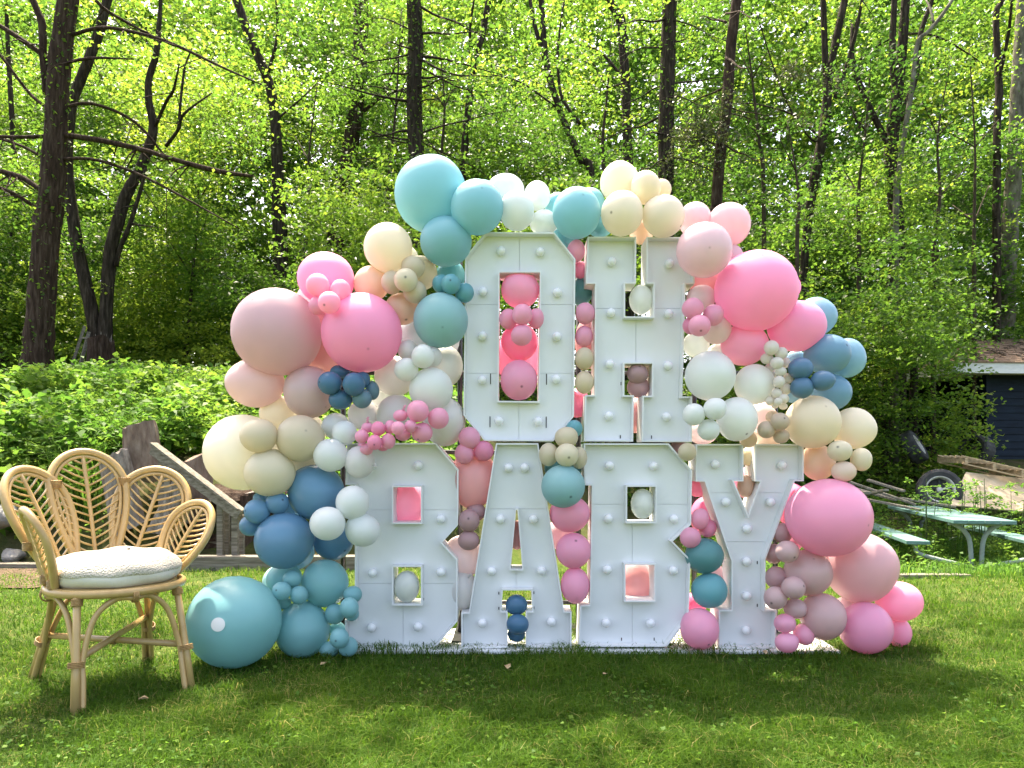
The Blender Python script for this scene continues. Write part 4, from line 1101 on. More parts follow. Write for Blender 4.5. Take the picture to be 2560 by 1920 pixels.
(0.339,3.426,1.567,0.0440,0.0508,'pink','pink balloon at mid height in the gap of O and H'),
(0.336,3.446,1.465,0.0411,0.0492,'pink','pink balloon above the beige pair in the gap of O and H'),
(0.335,3.426,1.358,0.0434,0.0533,'tan','beige balloon, upper of the pair in the gap of O and H'),
(0.334,3.426,1.248,0.0434,0.0533,'tan','beige balloon, lower of the pair in the gap of O and H'),
(0.314,3.566,1.165,0.0613,0.0709,'hotdp','deep pink balloon behind the lower right edge of O'),
(0.383,3.646,1.471,0.0725,0.1319,'rosep','rosy balloon in shade behind the beige pair of O and H'),
(0.606,3.476,1.642,0.0553,0.0704,'whitegn','white balloon squeezed into the upper notch of H'),
(0.587,3.456,1.292,0.0500,0.0469,'mauve','mauve balloon, upper one in the lower notch of H',(0.07,-0.76,0.64)),
(0.596,3.496,1.234,0.0525,0.0506,'mauve','mauve balloon, lower one in the lower notch of H'),
(0.619,3.626,1.111,0.0852,0.0918,'rosep','rosy balloon seen through the slot between the feet of H'),
(0.287,3.406,1.034,0.0382,0.0400,'tealdk','small dark teal balloon between O and H above the beige four'),
(0.245,3.336,0.991,0.0531,0.0471,'tan','small beige balloon, top of the four where the letters meet'),
(0.243,3.276,0.911,0.0533,0.0521,'tanlt','small beige balloon, front of the four where the letters meet',(0.1,-0.97,-0.23)),
(0.166,3.356,0.914,0.0437,0.0534,'tan','small beige balloon, left of the four where the letters meet'),
(0.304,3.356,0.899,0.0376,0.0498,'tan','small beige balloon, right of the four where the letters meet'),
(0.228,3.306,0.772,0.0980,0.0968,'tealgy','large dusty teal balloon between A and the second B',(0.29,-0.84,-0.46)),
(0.242,3.506,0.849,0.0888,0.0761,'tealdp','dark teal balloon behind the beige four'),
(0.268,3.446,0.639,0.0935,0.0872,'hotmd','pink balloon under the dusty teal one, right of A'),
(0.284,3.426,0.470,0.0812,0.0830,'hotmd','pink balloon in the middle right of letter A',(0.08,-0.77,0.63)),
(0.293,3.436,0.308,0.0671,0.0845,'hotmd','pink balloon, lowest right of letter A'),
(0.228,3.586,0.527,0.0713,0.0713,'pale','pale pink balloon behind the pink column right of A'),
(-0.196,3.406,0.989,0.0505,0.0511,'pink','small pink balloon, top of the trio right of the first B'),
(-0.132,3.426,0.931,0.0471,0.0483,'pinkdp','small pink balloon, right of the trio touching A'),
(-0.220,3.416,0.918,0.0445,0.0482,'pink','small pink balloon, left of the trio right of the first B'),
(-0.185,3.546,0.801,0.1122,0.1443,'rosep','large rosy balloon between the first B and A'),
(-0.199,3.426,0.608,0.0496,0.0533,'mauve','mauve balloon, front of the three in the waist of the first B',(0.0,-0.97,0.26)),
(-0.201,3.436,0.516,0.0509,0.0460,'mauve','mauve balloon, lower of the three in the waist of the first B'),
(-0.171,3.496,0.644,0.0455,0.0455,'mauve','mauve balloon, back of the three in the waist of the first B'),
(-0.238,3.566,0.425,0.0967,0.1032,'palewh','blush balloon in shade low between the first B and A'),
(-0.238,3.526,0.274,0.0733,0.0956,'whitegy','off white balloon low between the first B and A'),
(-0.513,3.626,0.675,0.1147,0.1213,'hotmd','pink balloon filling the upper hole of the first B'),
(-0.491,3.456,0.299,0.0594,0.0744,'whitegn','white balloon squeezed into the lower hole of the first B'),
(0.613,3.476,0.683,0.0547,0.0717,'whitegn','white balloon squeezed into the upper hole of the second B'),
(0.608,3.626,0.293,0.0984,0.1115,'rosep','rosy balloon filling the lower hole of the second B'),
(0.870,3.426,0.617,0.0409,0.0489,'pink','small pink balloon, top of the trio between B and Y'),
(0.916,3.466,0.570,0.0401,0.0439,'pinkdp','small deep pink balloon, back of the trio between B and Y'),
(0.821,3.406,0.532,0.0480,0.0480,'pink','small pink balloon, lowest of the trio between B and Y'),
(0.893,3.436,0.445,0.0889,0.0820,'tealdp','dark teal balloon, upper of the pair between B and Y',(0.21,-0.44,0.87)),
(0.916,3.436,0.283,0.0833,0.0814,'tealdk','dark teal balloon, lower of the pair between B and Y'),
(0.863,3.406,0.113,0.0881,0.0936,'hotmd','pink balloon on the base board between B and Y',(0.28,-0.73,-0.62)),
(0.958,3.626,0.614,0.0852,0.0984,'hotdp','bright deep pink balloon behind the trio between B and Y'),
(0.888,3.556,0.761,0.0482,0.0482,'pinkdp','deep pink balloon in shade under the left arm of Y'),
(0.878,3.566,0.193,0.0580,0.0580,'hotdp','deep pink balloon in shade behind the lower dark teal one'),
(0.986,3.606,0.329,0.0522,0.0587,'pale','pale pink balloon in shade behind the dark teal pair'),
(0.021,3.446,0.215,0.0511,0.0480,'navy','dark blue balloon, upper of the column in the feet of A'),
(0.026,3.406,0.133,0.0517,0.0468,'navy','dark blue balloon, front lower one in the feet of A'),
(0.021,3.486,0.070,0.0416,0.0378,'navy','dark blue balloon, lowest back one in the feet of A'),
(1.099,3.486,0.766,0.0366,0.0530,'peachdk','brownish peach balloon in the fork of Y'),
(1.158,3.626,0.778,0.0721,0.0787,'hotmd','pink balloon far behind the fork of Y'),
(0.023,3.546,0.530,0.0449,0.0705,'rosep','rosy balloon seen through the triangle of A'),
]

grp = None; BY_LABEL = {}
for row in BALLOONS:
    if isinstance(row, str): grp = row; continue
    BY_LABEL[row[6]] = balloon(*row[:7], grp, row[7] if len(row) > 7 else None)

# round sticker on the teal giant
big = BY_LABEL['huge teal balloon on the grass with a white round sticker']
r = big.dimensions.x / 2
cdir = Vector((.035, -1, .155)).normalized(); q = cdir.to_track_quat('Z', 'Y')
vv = [q @ Vector((0, 0, r * 1.004))]; ff = []
for i in range(1, 4):
    for k in range(28):
        t = .142 * i / 3; a = 2 * math.pi * k / 28
        vv.append(q @ (Vector((math.sin(t) * math.cos(a), math.sin(t) * math.sin(a), math.cos(t))) * r * 1.004))
ff = [(0, 1 + k, 1 + (k + 1) % 28) for k in range(28)] + [(1 + i * 28 + k, 1 + (i + 1) * 28 + k, 1 + (i + 1) * 28 + (k + 1) % 28, 1 + i * 28 + (k + 1) % 28) for i in range(2) for k in range(28)]
tag(MB().add(vv, ff).obj('sticker', M['board'], big, True, local=True), 'round white paper sticker')
# knots that show
def knot(label, d, ln=.016, curl=False):
    b_ = BY_LABEL[label]; d = Vector(d).normalized()
    rx = np.abs(np.array([v.co[:] for v in b_.data.vertices])).max(0)
    p0 = Vector((d.x * rx[0], d.y * rx[1], d.z * rx[2])) * .98
    mb = MB().tube([p0, p0 + d * ln * .5, p0 + d * ln], [.007, .0035, .0055], 10)
    if curl:
        s = d.cross(Vector((0, 1, 0))).normalized()
        mb.tube([p0 + d * ln + s * .006 * math.sin(k * 1.6) + d * .0022 * k for k in range(9)], .0026, 6)
    mb.ring(p0 + d * ln * .55, d, .0042, .002)
    mb.obj('knot', b_.data.materials[0], b_, True, local=True)
knot('white balloon lying on the top left corner of letter B', (1, -.2, -.25), .018)
knot('pink balloon left of the largest one on the pink string', (.45, -.3, 1), .008, True)
knot('tiny pink balloon under the largest one of the pink string', (1, -.5, -.1), .008, True)
knot('tiny pink balloon at the upper left of the string with curled tail', (.1, -.4, 1), .008, True)
knot('off white balloon low between the first B and A', (.5, -.6, .7), .01, True)

# ------------------------------------------------------------------ rattan petal chair
m, nt, p, o = new_mat('rattan')
f = noise_tex(nt, 26, 5, .7); f2 = noise_tex(nt, 7, 3)
mxn = nd(nt, 'ShaderNodeMath', operation='ADD'); nt.links.new(f, mxn.inputs[0]); nt.links.new(f2, mxn.inputs[1])
nt.links.new(ramp(nt, mxn.outputs[0], [(.0, (.15, .075, .024)), (.40, (.29, .165, .055)), (.62, (.39, .245, .09)), (1, (.48, .325, .135))]), p.inputs['Base Color'])
nt.nodes['Color Ramp'].color_ramp.elements[0].position = .3
p.inputs['Roughness'].default_value = .33; p.inputs['Specular IOR Level'].default_value = .5; p.inputs['Coat Weight'].default_value = .15
bump(nt, p, noise_tex(nt, 90, 3), .12, .002)
M['rattan'] = m
M['rattan_wrap'] = surf('rattan_wrap', [(.22, .125, .045), (.36, .22, .085), (.46, .31, .13)], 40, .45, .4, None, .3, .002)

CH = empty('rattan_chair', (-1.55, 2.90, 0), rad(43))
CH.scale = (.965, .965, 1.0)
tag(CH, 'rattan armchair with a back of petal shaped loops standing on the lawn', 'chair')
def cobj(mb, name, mat='rattan', parent=CH): return mb.obj(name, M[mat], parent, True, local=True)
def wrap(pos, axis, R, n=4, step=.0052, r=.0030, parent=CH):
    mb = MB(); axis = Vector(axis).normalized()
    for k in range(n): mb.ring(Vector(pos) + axis * step * (k - (n - 1) / 2), axis, R, r, 14, 5)
    return cobj(mb, 'binding', 'rattan_wrap', parent)

SEAT_R, SEAT_Z = .245, .402
cobj(MB().ring((0, 0, SEAT_Z), (0, 0, 1), SEAT_R, .0165, 48, 10), 'seat_ring')
cobj(MB().ring((0, 0, SEAT_Z + .004), (0, 0, 1), SEAT_R - .03, .0125, 48, 8), 'seat_ring')
mb = MB()
for i in range(-10, 11):
    x = i * .0205; h = math.sqrt(max(0, .208 ** 2 - x * x))
    if h > .02: mb.tube([(x, -h, SEAT_Z), (x, h, SEAT_Z)], .0062, 5)
cobj(mb, 'seat_slats')
feet = {'fl': ((-.205, -.262), (-.178, -.165)), 'fr': ((.205, -.262), (.178, -.165)), 'bl': ((-.235, .345), (-.165, .178)), 'br': ((.235, .345), (.165, .178))}
def leg_pt(k, t):
    (fx, fy), (tx, ty) = feet[k]
    return Vector((fx + (tx - fx) * t, fy + (ty - fy) * t, SEAT_Z * t))
for k in feet:
    a, b_ = leg_pt(k, 0), leg_pt(k, 1)
    cobj(MB().tube([a, leg_pt(k, .33), leg_pt(k, .66), b_ + (b_ - a).normalized() * .005], [.0150, .0142, .0138, .0138], 12), 'leg')
    wrap(leg_pt(k, .93), b_ - a, .0185, 5)
order = ['fl', 'fr', 'br', 'bl']
for i in range(4):                                            # arched braces that run down beside the legs
    k1, k2 = order[i], order[(i + 1) % 4]
    t1, t2 = leg_pt(k1, 1), leg_pt(k2, 1)
    mid = (t1 + t2) / 2; mid.z = 0
    mid = mid.normalized() * (SEAT_R - .004); mid.z = SEAT_Z - .022
    d = (leg_pt(k2, 0) - leg_pt(k1, 0)).normalized()
    P1 = [leg_pt(k1, t) + d * (.024 - .004 * t) for t in (0, .25, .45)]
    P2 = [leg_pt(k2, t) - d * (.024 - .004 * t) for t in (.45, .25, 0)]
    q1 = leg_pt(k1, .72).lerp(mid, .30); q2 = leg_pt(k2, .72).lerp(mid, .30)
    r1 = leg_pt(k1, .93).lerp(mid, .66); r2 = leg_pt(k2, .93).lerp(mid, .66)
    sp = spline([tuple(v) for v in P1 + [q1, r1, mid, r2, q2] + P2], 6)
    cobj(MB().tube(sp, .0108, 10), 'brace')
    wrap(mid + Vector((0, 0, .008)), (mid.y, -mid.x, 0), .024, 4)
for k in feet: wrap(leg_pt(k, .40), leg_pt(k, 1) - leg_pt(k, 0), .0265, 4, .0055, .0026)
cobj(MB().tube([leg_pt('bl', .47), leg_pt('fr', .43)], .0125, 10), 'stretcher')
cobj(MB().tube([leg_pt('fl', .43) + Vector((0, 0, .004)), leg_pt('br', .53)], .0125, 10), 'stretcher')
wrap((leg_pt('bl', .47) + leg_pt('fr', .43)) / 2, leg_pt('fr', .43) - leg_pt('bl', .47), .0165, 4)

def petal(az, L, lean, W, nch, roll=0.0, rho0=.232, z0=.408):
    """teardrop loop of cane with an inner loop, a spine and chevron ribs"""
    out = Vector((math.sin(az), math.cos(az), 0)); tan = Vector((math.cos(az), -math.sin(az), 0))
    up = out * math.sin(lean) + Vector((0, 0, 1)) * math.cos(lean)
    up, tan = up * math.cos(roll) + tan * math.sin(roll), tan * math.cos(roll) - up * math.sin(roll)
    org = out * rho0 + Vector((0, 0, z0))
    def P(x, y):                                             # the petal is dished a little, its tip curling out
        return org + tan * x + up * y + out * (.10 * (y / .5) ** 2 * .5 - .25 * x * x / .3)
    cy = L - W
    def outline(shr, n=46):
        w0 = .05 - shr; pts = []
        Wr = W - shr
        for i in range(9): t = i / 9; pts.append((-(w0 + (Wr - w0) * math.sin(t * math.pi / 2) ** 1.15), cy * t + shr * (1 - t)))
        for i in range(23): a = math.pi - math.pi * i / 22; pts.append((Wr * math.cos(a), cy + Wr * math.sin(a)))
        for i in range(8, -1, -1): t = i / 9; pts.append(((w0 + (Wr - w0) * math.sin(t * math.pi / 2) ** 1.15), cy * t + shr * (1 - t)))
        return pts
    root_ = cobj(MB().tube([P(*q) for q in outline(0)], .0148, 10), 'petal_frame')
    tag(root_, None)
    cobj(MB().tube([P(*q) for q in outline(.023)], .0072, 7), 'inner_loop', 'rattan', root_)
    cobj(MB().tube([P(0, L * k / 8 + .0 if k else .012) for k in range(8)] + [P(0, L - .02)], .0085, 7), 'spine', 'rattan', root_)
    inn = outline(.023)
    def halfw(y):
        best = 0
        for (x1, y1), (x2, y2) in zip(inn[:-1], inn[1:]):
            if (y1 - y) * (y2 - y) <= 0 and abs(y2 - y1) > 1e-6:
                best = max(best, abs(x1 + (x2 - x1) * (y - y1) / (y2 - y1)))
        return best
    for i in range(nch):
        y = .03 + (L - .085) * i / (nch - 1)
        for s in (-1, 1):
            rise = .55
            xe = 0
            for _ in range(12): xe = halfw(min(L - .026, y + rise * xe)) * .5 + xe * .5
            ye = min(L - .026, y + rise * xe)
            if xe < .012: continue
            cobj(MB().tube([P(0, y), P(s * xe * .5, y + (ye - y) * .42), P(s * xe, ye)], .0045, 5), 'rib', 'rattan', root_)
    return P, W, L
pet = []
for az, L, lean, W, n, roll in ((-92, .31, 14, .112, 10, -6), (-35, .465, 14, .148, 14, -11), (-3, .525, 10, .15, 15, -2), (26, .47, 16, .148, 14, 15), (66, .33, 20, .122, 11, 20)):
    pet.append(petal(rad(az), L, rad(lean), W, n, rad(roll)))
for i in range(4):
    (Pa, Wa, La), (Pb, Wb, Lb) = pet[i], pet[i + 1]
    best = min(((Pa(Wa * .97, y1) - Pb(-Wb * .97, y2)).length, y1, y2) for y1 in np.linspace(La * .4, La * .8, 9) for y2 in np.linspace(Lb * .4, Lb * .8, 9))
    a, b_ = Pa(Wa * .97, best[1]), Pb(-Wb * .97, best[2])
    wrap((a + b_) / 2, Vector((0, 0, 1)), .025, 6, .0055, .0026)
for s in (0, 4):
    P_, W_, L_ = pet[s]
    for x in (-.045, .045): wrap(P_(x, .03), (0, 0, 1), .019, 6)

# cushion: top of boucle loops, smooth side
m, nt, p, o = new_mat('boucle')
v = nd(nt, 'ShaderNodeTexVoronoi', Scale=150.0); tc = nt.nodes.new('ShaderNodeTexCoord'); nt.links.new(tc.outputs['Object'], v.inputs['Vector'])
nt.links.new(ramp(nt, v.outputs['Distance'], [(0, (.68, .63, .53)), (.6, (.57, .52, .43))]), p.inputs['Base Color'])
p.inputs['Roughness'].default_value = .95; p.inputs['Specular IOR Level'].default_value = .1; p.inputs['Sheen Weight'].default_value = .3
inv = nd(nt, 'ShaderNodeMath', operation='SUBTRACT'); inv.inputs[0].default_value = 1; nt.links.new(v.outputs['Distance'], inv.inputs[1])
bump(nt, p, inv.outputs[0], .8, .007)
M['boucle'] = m
m, nt, p, o = new_mat('cushion_cloth'); p.inputs['Base Color'].default_value = (.66, .63, .55, 1); p.inputs['Roughness'].default_value = .85
bump(nt, p, noise_tex(nt, 30, 3, stretch=(1, 1, .25)), .4, .01)
M['cloth'] = m
cu = empty('seat_cushion', (CH.location.x, CH.location.y, SEAT_Z + .012), rad(43))
cu.scale = (.98, .98, 1)
tag(cu, 'round white boucle cushion lying on the rattan chair', 'cushion')
def cushion(prof, name, mat, close_top, n=72, wob=.006):
    vv = []
    for (r_, z_) in prof:
        for k in range(n):
            a = 2 * math.pi * k / n
            w_ = mnoise.noise(Vector((math.cos(a) * 2.2, math.sin(a) * 2.2, z_ * 18))) * wob * 2
            q = mnoise.noise(Vector((math.cos(a) * r_ * 9, math.sin(a) * r_ * 9, 4))) * wob * (1.6 if close_top else .4)
            vv.append((math.cos(a) * (r_ + w_), math.sin(a) * (r_ + w_), z_ + q))
    ff = [(i * n + k, i * n + (k + 1) % n, (i + 1) * n + (k + 1) % n, (i + 1) * n + k) for i in range(len(prof) - 1) for k in range(n)]
    ff.append(tuple((len(prof) - 1) * n + k for k in range(n)) if close_top else tuple(range(n - 1, -1, -1)))
    return cobj(MB().add(vv, ff), name, mat, cu)
cushion([(.19, 0), (.218, .006), (.234, .022), (.238, .04), (.2365, .048)], 'cushion_base', 'cloth', False)
cushion([(.236, .0455), (.2405, .050), (.241, .058), (.235, .074), (.222, .09), (.2, .102), (.17, .111), (.13, .117), (.08, .12), (.03, .121)], 'cushion_top', 'boucle', True)
MB().box((.04, -.02, .124), (.012, .006, .006)).obj('button', M['slot'], cu, local=True)

# ------------------------------------------------------------------ left: timber edging, stair railing, logs, stone
def beamobj(name, a, b_, w, h, mat, parent=None, bev=.004): return MB().beam(a, b_, w, h).obj(name, mat, parent, bevel=bev)
tag(beamobj('timber_edging', (-4.9, 6.12, -.005), (-3.7, 6.1, -.01), .12, .11, M['old_wood']), 'weathered timber edging behind the chair legs', 'timber')
tag(beamobj('timber_edging', (-2.85, 6.02, .05), (-1.2, 6.05, .05), .14, .13, M['old_wood']), 'weathered timber edging at the foot of the stair railing', 'timber')
sr = empty('stair_railing', (-2.4, 6.1, 0))
tag(sr, 'weathered wooden stair railing sloping down behind the blue balloons', 'railing')
YR = 6.1
beamobj('handrail', at(383, 1122, YR + .25), at(602, 1288, YR), .05, .095, M['old_wood'], sr)
beamobj('cap_rail', at(383, 1108, YR + .26) + Vector((0, 0, -.002)), at(602, 1274, YR + .01) + Vector((0, 0, -.002)), .09, .022, M['old_wood'], sr)
for x, y0, y1, dY in ((413, 1150, 1400, .2), (398, 1140, 1400, .32), (545, 1256, 1398, .03), (560, 1262, 1398, .12), (582, 1280, 1398, .0), (597, 1288, 1396, .1)):
    a, b_ = at(x, y0, YR + dY), at(x, y1, YR + dY)
    MB().box(((a.x + b_.x) / 2, a.y + .055, (a.z + b_.z) / 2), (.05, .05, a.z - b_.z)).obj('baluster', M['old_wood'], sr, bevel=.003)
for i in range(3):
    z = .16 + .2 * i; x = -2.62 - .24 * i
    MB().box((x, 6.75 + .1 * i, z), (.34, .6, .05)).obj('tread', M['old_wood'], sr, bevel=.003)

def log(label, p, r, L, tilt, rz, mat='log_wood', name='log', end='grey_log', n=18, seed=0, flat=1.0):
    rr = random.Random(seed)
    root = empty(name, p, 0)
    tag(root, label, 'log')
    R_ = Matrix.Rotation(rz, 3, 'Z') @ Matrix.Rotation(tilt, 3, 'Y')
    vv = []
    zs = [0, .08 * L, .35 * L, .65 * L, .93 * L, L]
    lob = [1 + rr.uniform(-.1, .1) + .12 * math.sin(2 * math.pi * k / n * 3 + seed) for k in range(n)]
    slant = rr.choice((-1, 1)) * rr.uniform(.2, .5) if L < .7 else 0
    for i, z in enumerate(zs):
        for k in range(n):
            a = 2 * math.pi * k / n
            q = r * lob[k] * (1 + rr.uniform(-.03, .03)) * (1.1 - .22 * i / 5)
            vv.append(R_ @ Vector((math.cos(a) * q, math.sin(a) * q * flat, z + ((rr.uniform(-.03, .03) * min(1, L) + slant * math.cos(a) * r) if i in (0, 5) else 0))))
    ff = [(i * n + k, i * n + (k + 1) % n, (i + 1) * n + (k + 1) % n, (i + 1) * n + k) for i in range(5) for k in range(n)]
    MB().add(vv, ff).obj('log_bark', M[mat], root, local=True)
    MB().add([v for v in vv[-n:]], [tuple(range(n))]).obj('cut_end', M[end], root, local=True)
    MB().add([v for v in vv[:n]], [tuple(range(n - 1, -1, -1))]).obj('cut_end', M[end], root, local=True)
    return root
log('tall upright log chunk with pale cut top among the weeds', at(355, 1190, 6.6), .15, .46, rad(-4), .3, 'log_wood', 'log', 'grey_log', seed=1, flat=.6)
log('grey weathered log standing tilted behind the rattan chair', at(318, 1325, 6.45), .125, .66, rad(-10), .4, 'grey_log', seed=2)
log('large brown slab of split wood behind the stair railing', at(475, 1300, 6.65), .17, .56, rad(3), .8, 'log_wood', 'log', 'log_wood', seed=3, flat=.4)
log('rough bark log round under the split slab', at(500, 1352, 6.4), .085, .34, rad(5), .2, 'bark_red', seed=4)
log('short log round behind the lower end of the railing', at(455, 1345, 6.7), .12, .34, rad(-3), 1.0, 'bark_red', seed=5)
log('wide dark log lying behind the balusters', at(490, 1375, 6.6), .17, 1.1, rad(86), .1, 'bark_red', seed=6)
log('dark log stacked on top behind the ivory balloon', at(540, 1262, 6.7), .19, .9, rad(88), .15, 'bark_red', seed=7)
log('upright dark log beside the blue balloons', at(632, 1395, 6.6), .14, .6, rad(2), .1, 'bark_red', seed=8)
log('pale split log leaning against the foot of the upright chunk', at(395, 1330, 6.35), .08, .5, rad(24), .2, 'grey_log', seed=10, flat=.7)
log('dark log end peeping out between the balusters', at(432, 1385, 6.5), .1, .7, rad(84), .3, 'bark_red', seed=11)
log('small cut log in the weeds left of the rose balloons', at(592, 1030, 9.2) - Vector((0, 0, .2)), .1, .42, rad(6), .4, 'log_wood', seed=9)
def stone(label, p, r, seed):
    bm = bmesh.new(); bmesh.ops.create_icosphere(bm, subdivisions=3, radius=r)
    for v_ in bm.verts:
        v_.co *= 1 + .35 * mnoise.noise(v_.co / r * 1.1 + Vector((seed, 0, 0)))
        v_.co.z *= .7
    me = bpy.data.meshes.new('stone'); bm.to_mesh(me); bm.free()
    return tag(link('stone', me, M['stone'], None, p), label, 'stone')
stone('grey boulder at the left edge behind the chair', at(10, 1290, 6.4), .16, 3)
stone('small grey stone beside the tilted grey log', at(378, 1185, 6.8), .11, 8)
stone('flat stone at the bed edge left of the chair', at(30, 1390, 6.25), .09, 12)
# bare soil bed at the left
sb_ = MB()
ol = [(-5.2, 4.95), (-4.4, 5.02), (-3.9, 4.96), (-3.55, 5.12), (-3.3, 5.1), (-3.22, 5.3), (-3.05, 5.42), (-3.12, 5.6), (-2.95, 5.75), (-3.1, 6.0), (-3.4, 6.1), (-5.2, 6.15)]
sb_.add([(x, y, max(.012, ground_z(x, y) + .01)) for x, y in ol], [tuple(range(12))])
M['soil'] = surf('soil', [(.06, .042, .03), (.12, .085, .06), (.18, .135, .1)], 14, .95, .05, None, .8, .03, 40)
tag(sb_.obj('soil_bed', M['soil']), 'bare brown soil bed at the left edge of the lawn', None, None, 'structure')

# ------------------------------------------------------------------ right: picnic table
m, nt, p, o = new_mat('table_paint')
f = noise_tex(nt, 9, 6, .65, stretch=(1, 5, 5))
nt.links.new(ramp(nt, f, [(.25, (.04, .11, .1)), (.45, (.085, .19, .175)), (.75, (.17, .28, .26))]), p.inputs['Base Color']); p.inputs['Roughness'].default_value = .55
bump(nt, p, noise_tex(nt, 20, 4, stretch=(1, 6, 6)), .3, .004)
M['table'] = m
M['tube_paint'] = surf('tube_paint', [(.22, .26, .24), (.36, .42, .39)], 10, .5, .3, None, .1)
YN, ZT = 8.1, .245
c_nl, c_nr = at(2383, 1302, YN), at(2520, 1298, YN + .02)
fl = at(2165, 1250, YN * 1.50)
ax = Vector((fl.x - c_nl.x, fl.y - c_nl.y, 0)); LT = 2.8
ax = ax.normalized()
sd_ = Vector((-ax.y, ax.x, 0))
if sd_.x < 0: sd_ = -sd_
WT = .62
pt = empty('picnic_table', (c_nl.x, YN, ground_z(c_nl.x, YN)))
tag(pt, 'pale green picnic table with curved tube legs in the tall grass', 'picnic table')
O3 = Vector((c_nl.x, YN, 0))
def tpl(u, v_, z): return O3 + ax * u + sd_ * v_ + Vector((0, 0, z))
def plank(name, u0, u1, v0, v1, z, th=.04):
    mb = MB(); P = [tpl(u, v_, z - t) for t in (th, 0) for u, v_ in ((u0, v0), (u1, v0), (u1, v1), (u0, v1))]
    mb.add(P, [(3, 2, 1, 0), (4, 5, 6, 7), (0, 1, 5, 4), (1, 2, 6, 5), (2, 3, 7, 6), (3, 0, 4, 7)])
    return mb.obj(name, M['table'], pt, bevel=.004)
for k in range(4):
    w_ = WT / 4
    plank('tabletop_plank', 0, LT, k * w_ + .003, (k + 1) * w_ - .003, ZT)
gz = ground_z(c_nl.x, YN)
for v0 in (-.46, WT + .22):
    plank('bench_plank', .02, LT - .02, v0, v0 + .24, ZT - .24, .04)
for u in (.25, LT - .25):
    for s, vc in ((-1, WT / 2 - .05), (1, WT / 2 + .05)):
        e = vc + s * .2; bz = ZT - .28
        sp = spline([tuple(tpl(u, vc + s * .20, ZT - .045)), tuple(tpl(u, vc + s * .09, ZT - .12)), tuple(tpl(u, vc + s * .02, ZT - .24)), tuple(tpl(u, vc, gz + .1)), tuple(tpl(u, vc + s * .0, gz - .05))], 5)
        MB().tube(sp, .026, 8).obj('leg', M['tube_paint'], pt, True)
        vb = -.34 if s < 0 else WT + .34
        sp = spline([tuple(tpl(u, vb, bz)), tuple(tpl(u, vb - s * .03, bz - .05)), tuple(tpl(u, vb - s * .1, bz - .14)), tuple(tpl(u, vc, gz + .06))], 5)
        MB().tube(sp, .024, 8).obj('bench_leg', M['tube_paint'], pt, True)
    MB().beam(tpl(u, .03, ZT - .058), tpl(u, WT - .03, ZT - .058), .05, .03).obj('cross_bar', M['tube_paint'], pt)
tag(beamobj('timber_edging', (2.98, 5.72, -.03), (3.6, 5.85, -.05), .1, .09, M['old_wood']), 'short timber edging in the grass under the picnic bench', 'timber')

# ------------------------------------------------------------------ tyres
m, nt, p, o = new_mat('rubber'); nt.links.new(ramp(nt, noise_tex(nt, 8, 5), [(.3, (.012, .012, .013)), (.7, (.05, .05, .05))]), p.inputs['Base Color']); p.inputs['Roughness'].default_value = .75
M['rubber'] = m
M['rim'] = surf('rim_steel', [(.28, .26, .22), (.52, .5, .46), (.6, .58, .55)], 8, .4, .5, None, .05)
def tyre(label, p, R, w, axis, rim=True):
    root = empty('tyre', p)
    tag(root, label, 'tyre', 'old tyres by the shed')
    ax_ = Vector(axis).normalized(); q = ax_.to_track_quat('Z', 'Y')
    prof = [(.60, -.42), (.66, -.5), (.82, -.54), (.95, -.46), (1.0, -.32), (1.0, -.12), (.985, -.1), (.985, .1), (1.0, .12), (1.0, .32), (.95, .46), (.82, .54), (.66, .5), (.60, .42)]
    n = 44; k_ = len(prof); vv = []
    for i in range(n):
        a = 2 * math.pi * i / n
        for j, (r_, h_) in enumerate(prof):
            tr = .985 if (j in (4, 5, 8, 9) and i % 2) else 1
            vv.append(q @ Vector((math.cos(a) * r_ * R * tr, math.sin(a) * r_ * R * tr, h_ * w)))
    ff = [(i * k_ + j, ((i + 1) % n) * k_ + j, ((i + 1) % n) * k_ + j + 1, i * k_ + j + 1) for i in range(n) for j in range(k_ - 1)]
    MB().add(vv, ff).obj('tread', M['rubber'], root, False, local=True)
    if rim:
        mb = MB(); pr = [(.64, .46), (.61, .47), (.57, .40), (.55, .15), (.55, -.4)]; vv = []
        for i in range(n):
            a = 2 * math.pi * i / n
            for r_, h_ in pr: vv.append(q @ Vector((math.cos(a) * r_ * R, math.sin(a) * r_ * R, h_ * w)))
        k2 = len(pr)
        mb.add(vv, [(i * k2 + j, i * k2 + j + 1, ((i + 1) % n) * k2 + j + 1, ((i + 1) % n) * k2 + j) for i in range(n) for j in range(k2 - 1)])
        rm = mb.obj('rim', M['rim'], root, True, local=True)
        dk = MB().tube([q @ Vector((0, 0, -.12 * w)), q @ Vector((0, 0, -.05 * w))], .55 * R, 32); dk.obj('wheel_disc', M['rubber'], root, False, local=True)
        MB().tube([q @ Vector((0, 0, -.05 * w)), q @ Vector((0, 0, .28 * w))], [.17 * R, .11 * R], 16).obj('hub', M['rim'], root, True, local=True)
        for i in range(5):
            a = 2 * math.pi * i / 5 + .3
            MB().beam(q @ Vector((math.cos(a) * .1 * R, math.sin(a) * .1 * R, .02)), q @ Vector((math.cos(a) * .55 * R, math.sin(a) * .55 * R, .02)), .09 * R, .02, ax_).obj('spoke', M['rim'] if i == 0 else M['rubber'], root, local=True)
    return root
tyre('upright car tyre with pale rim beside the picnic table', at(2348, 1232, 11.0) + Vector((0, 0, .04)), .31, .22, (-.35, -1, .22))
tyre('dark tyre leaning in the bushes behind the cream balloons', at(2284, 1118, 13.0), .30, .22, (.75, -.62, .55))
tyre('worn tyre standing by the corner of the dark shed', at(2440, 1128, 13.2), .3, .24, (-.9, -.35, .25), False)

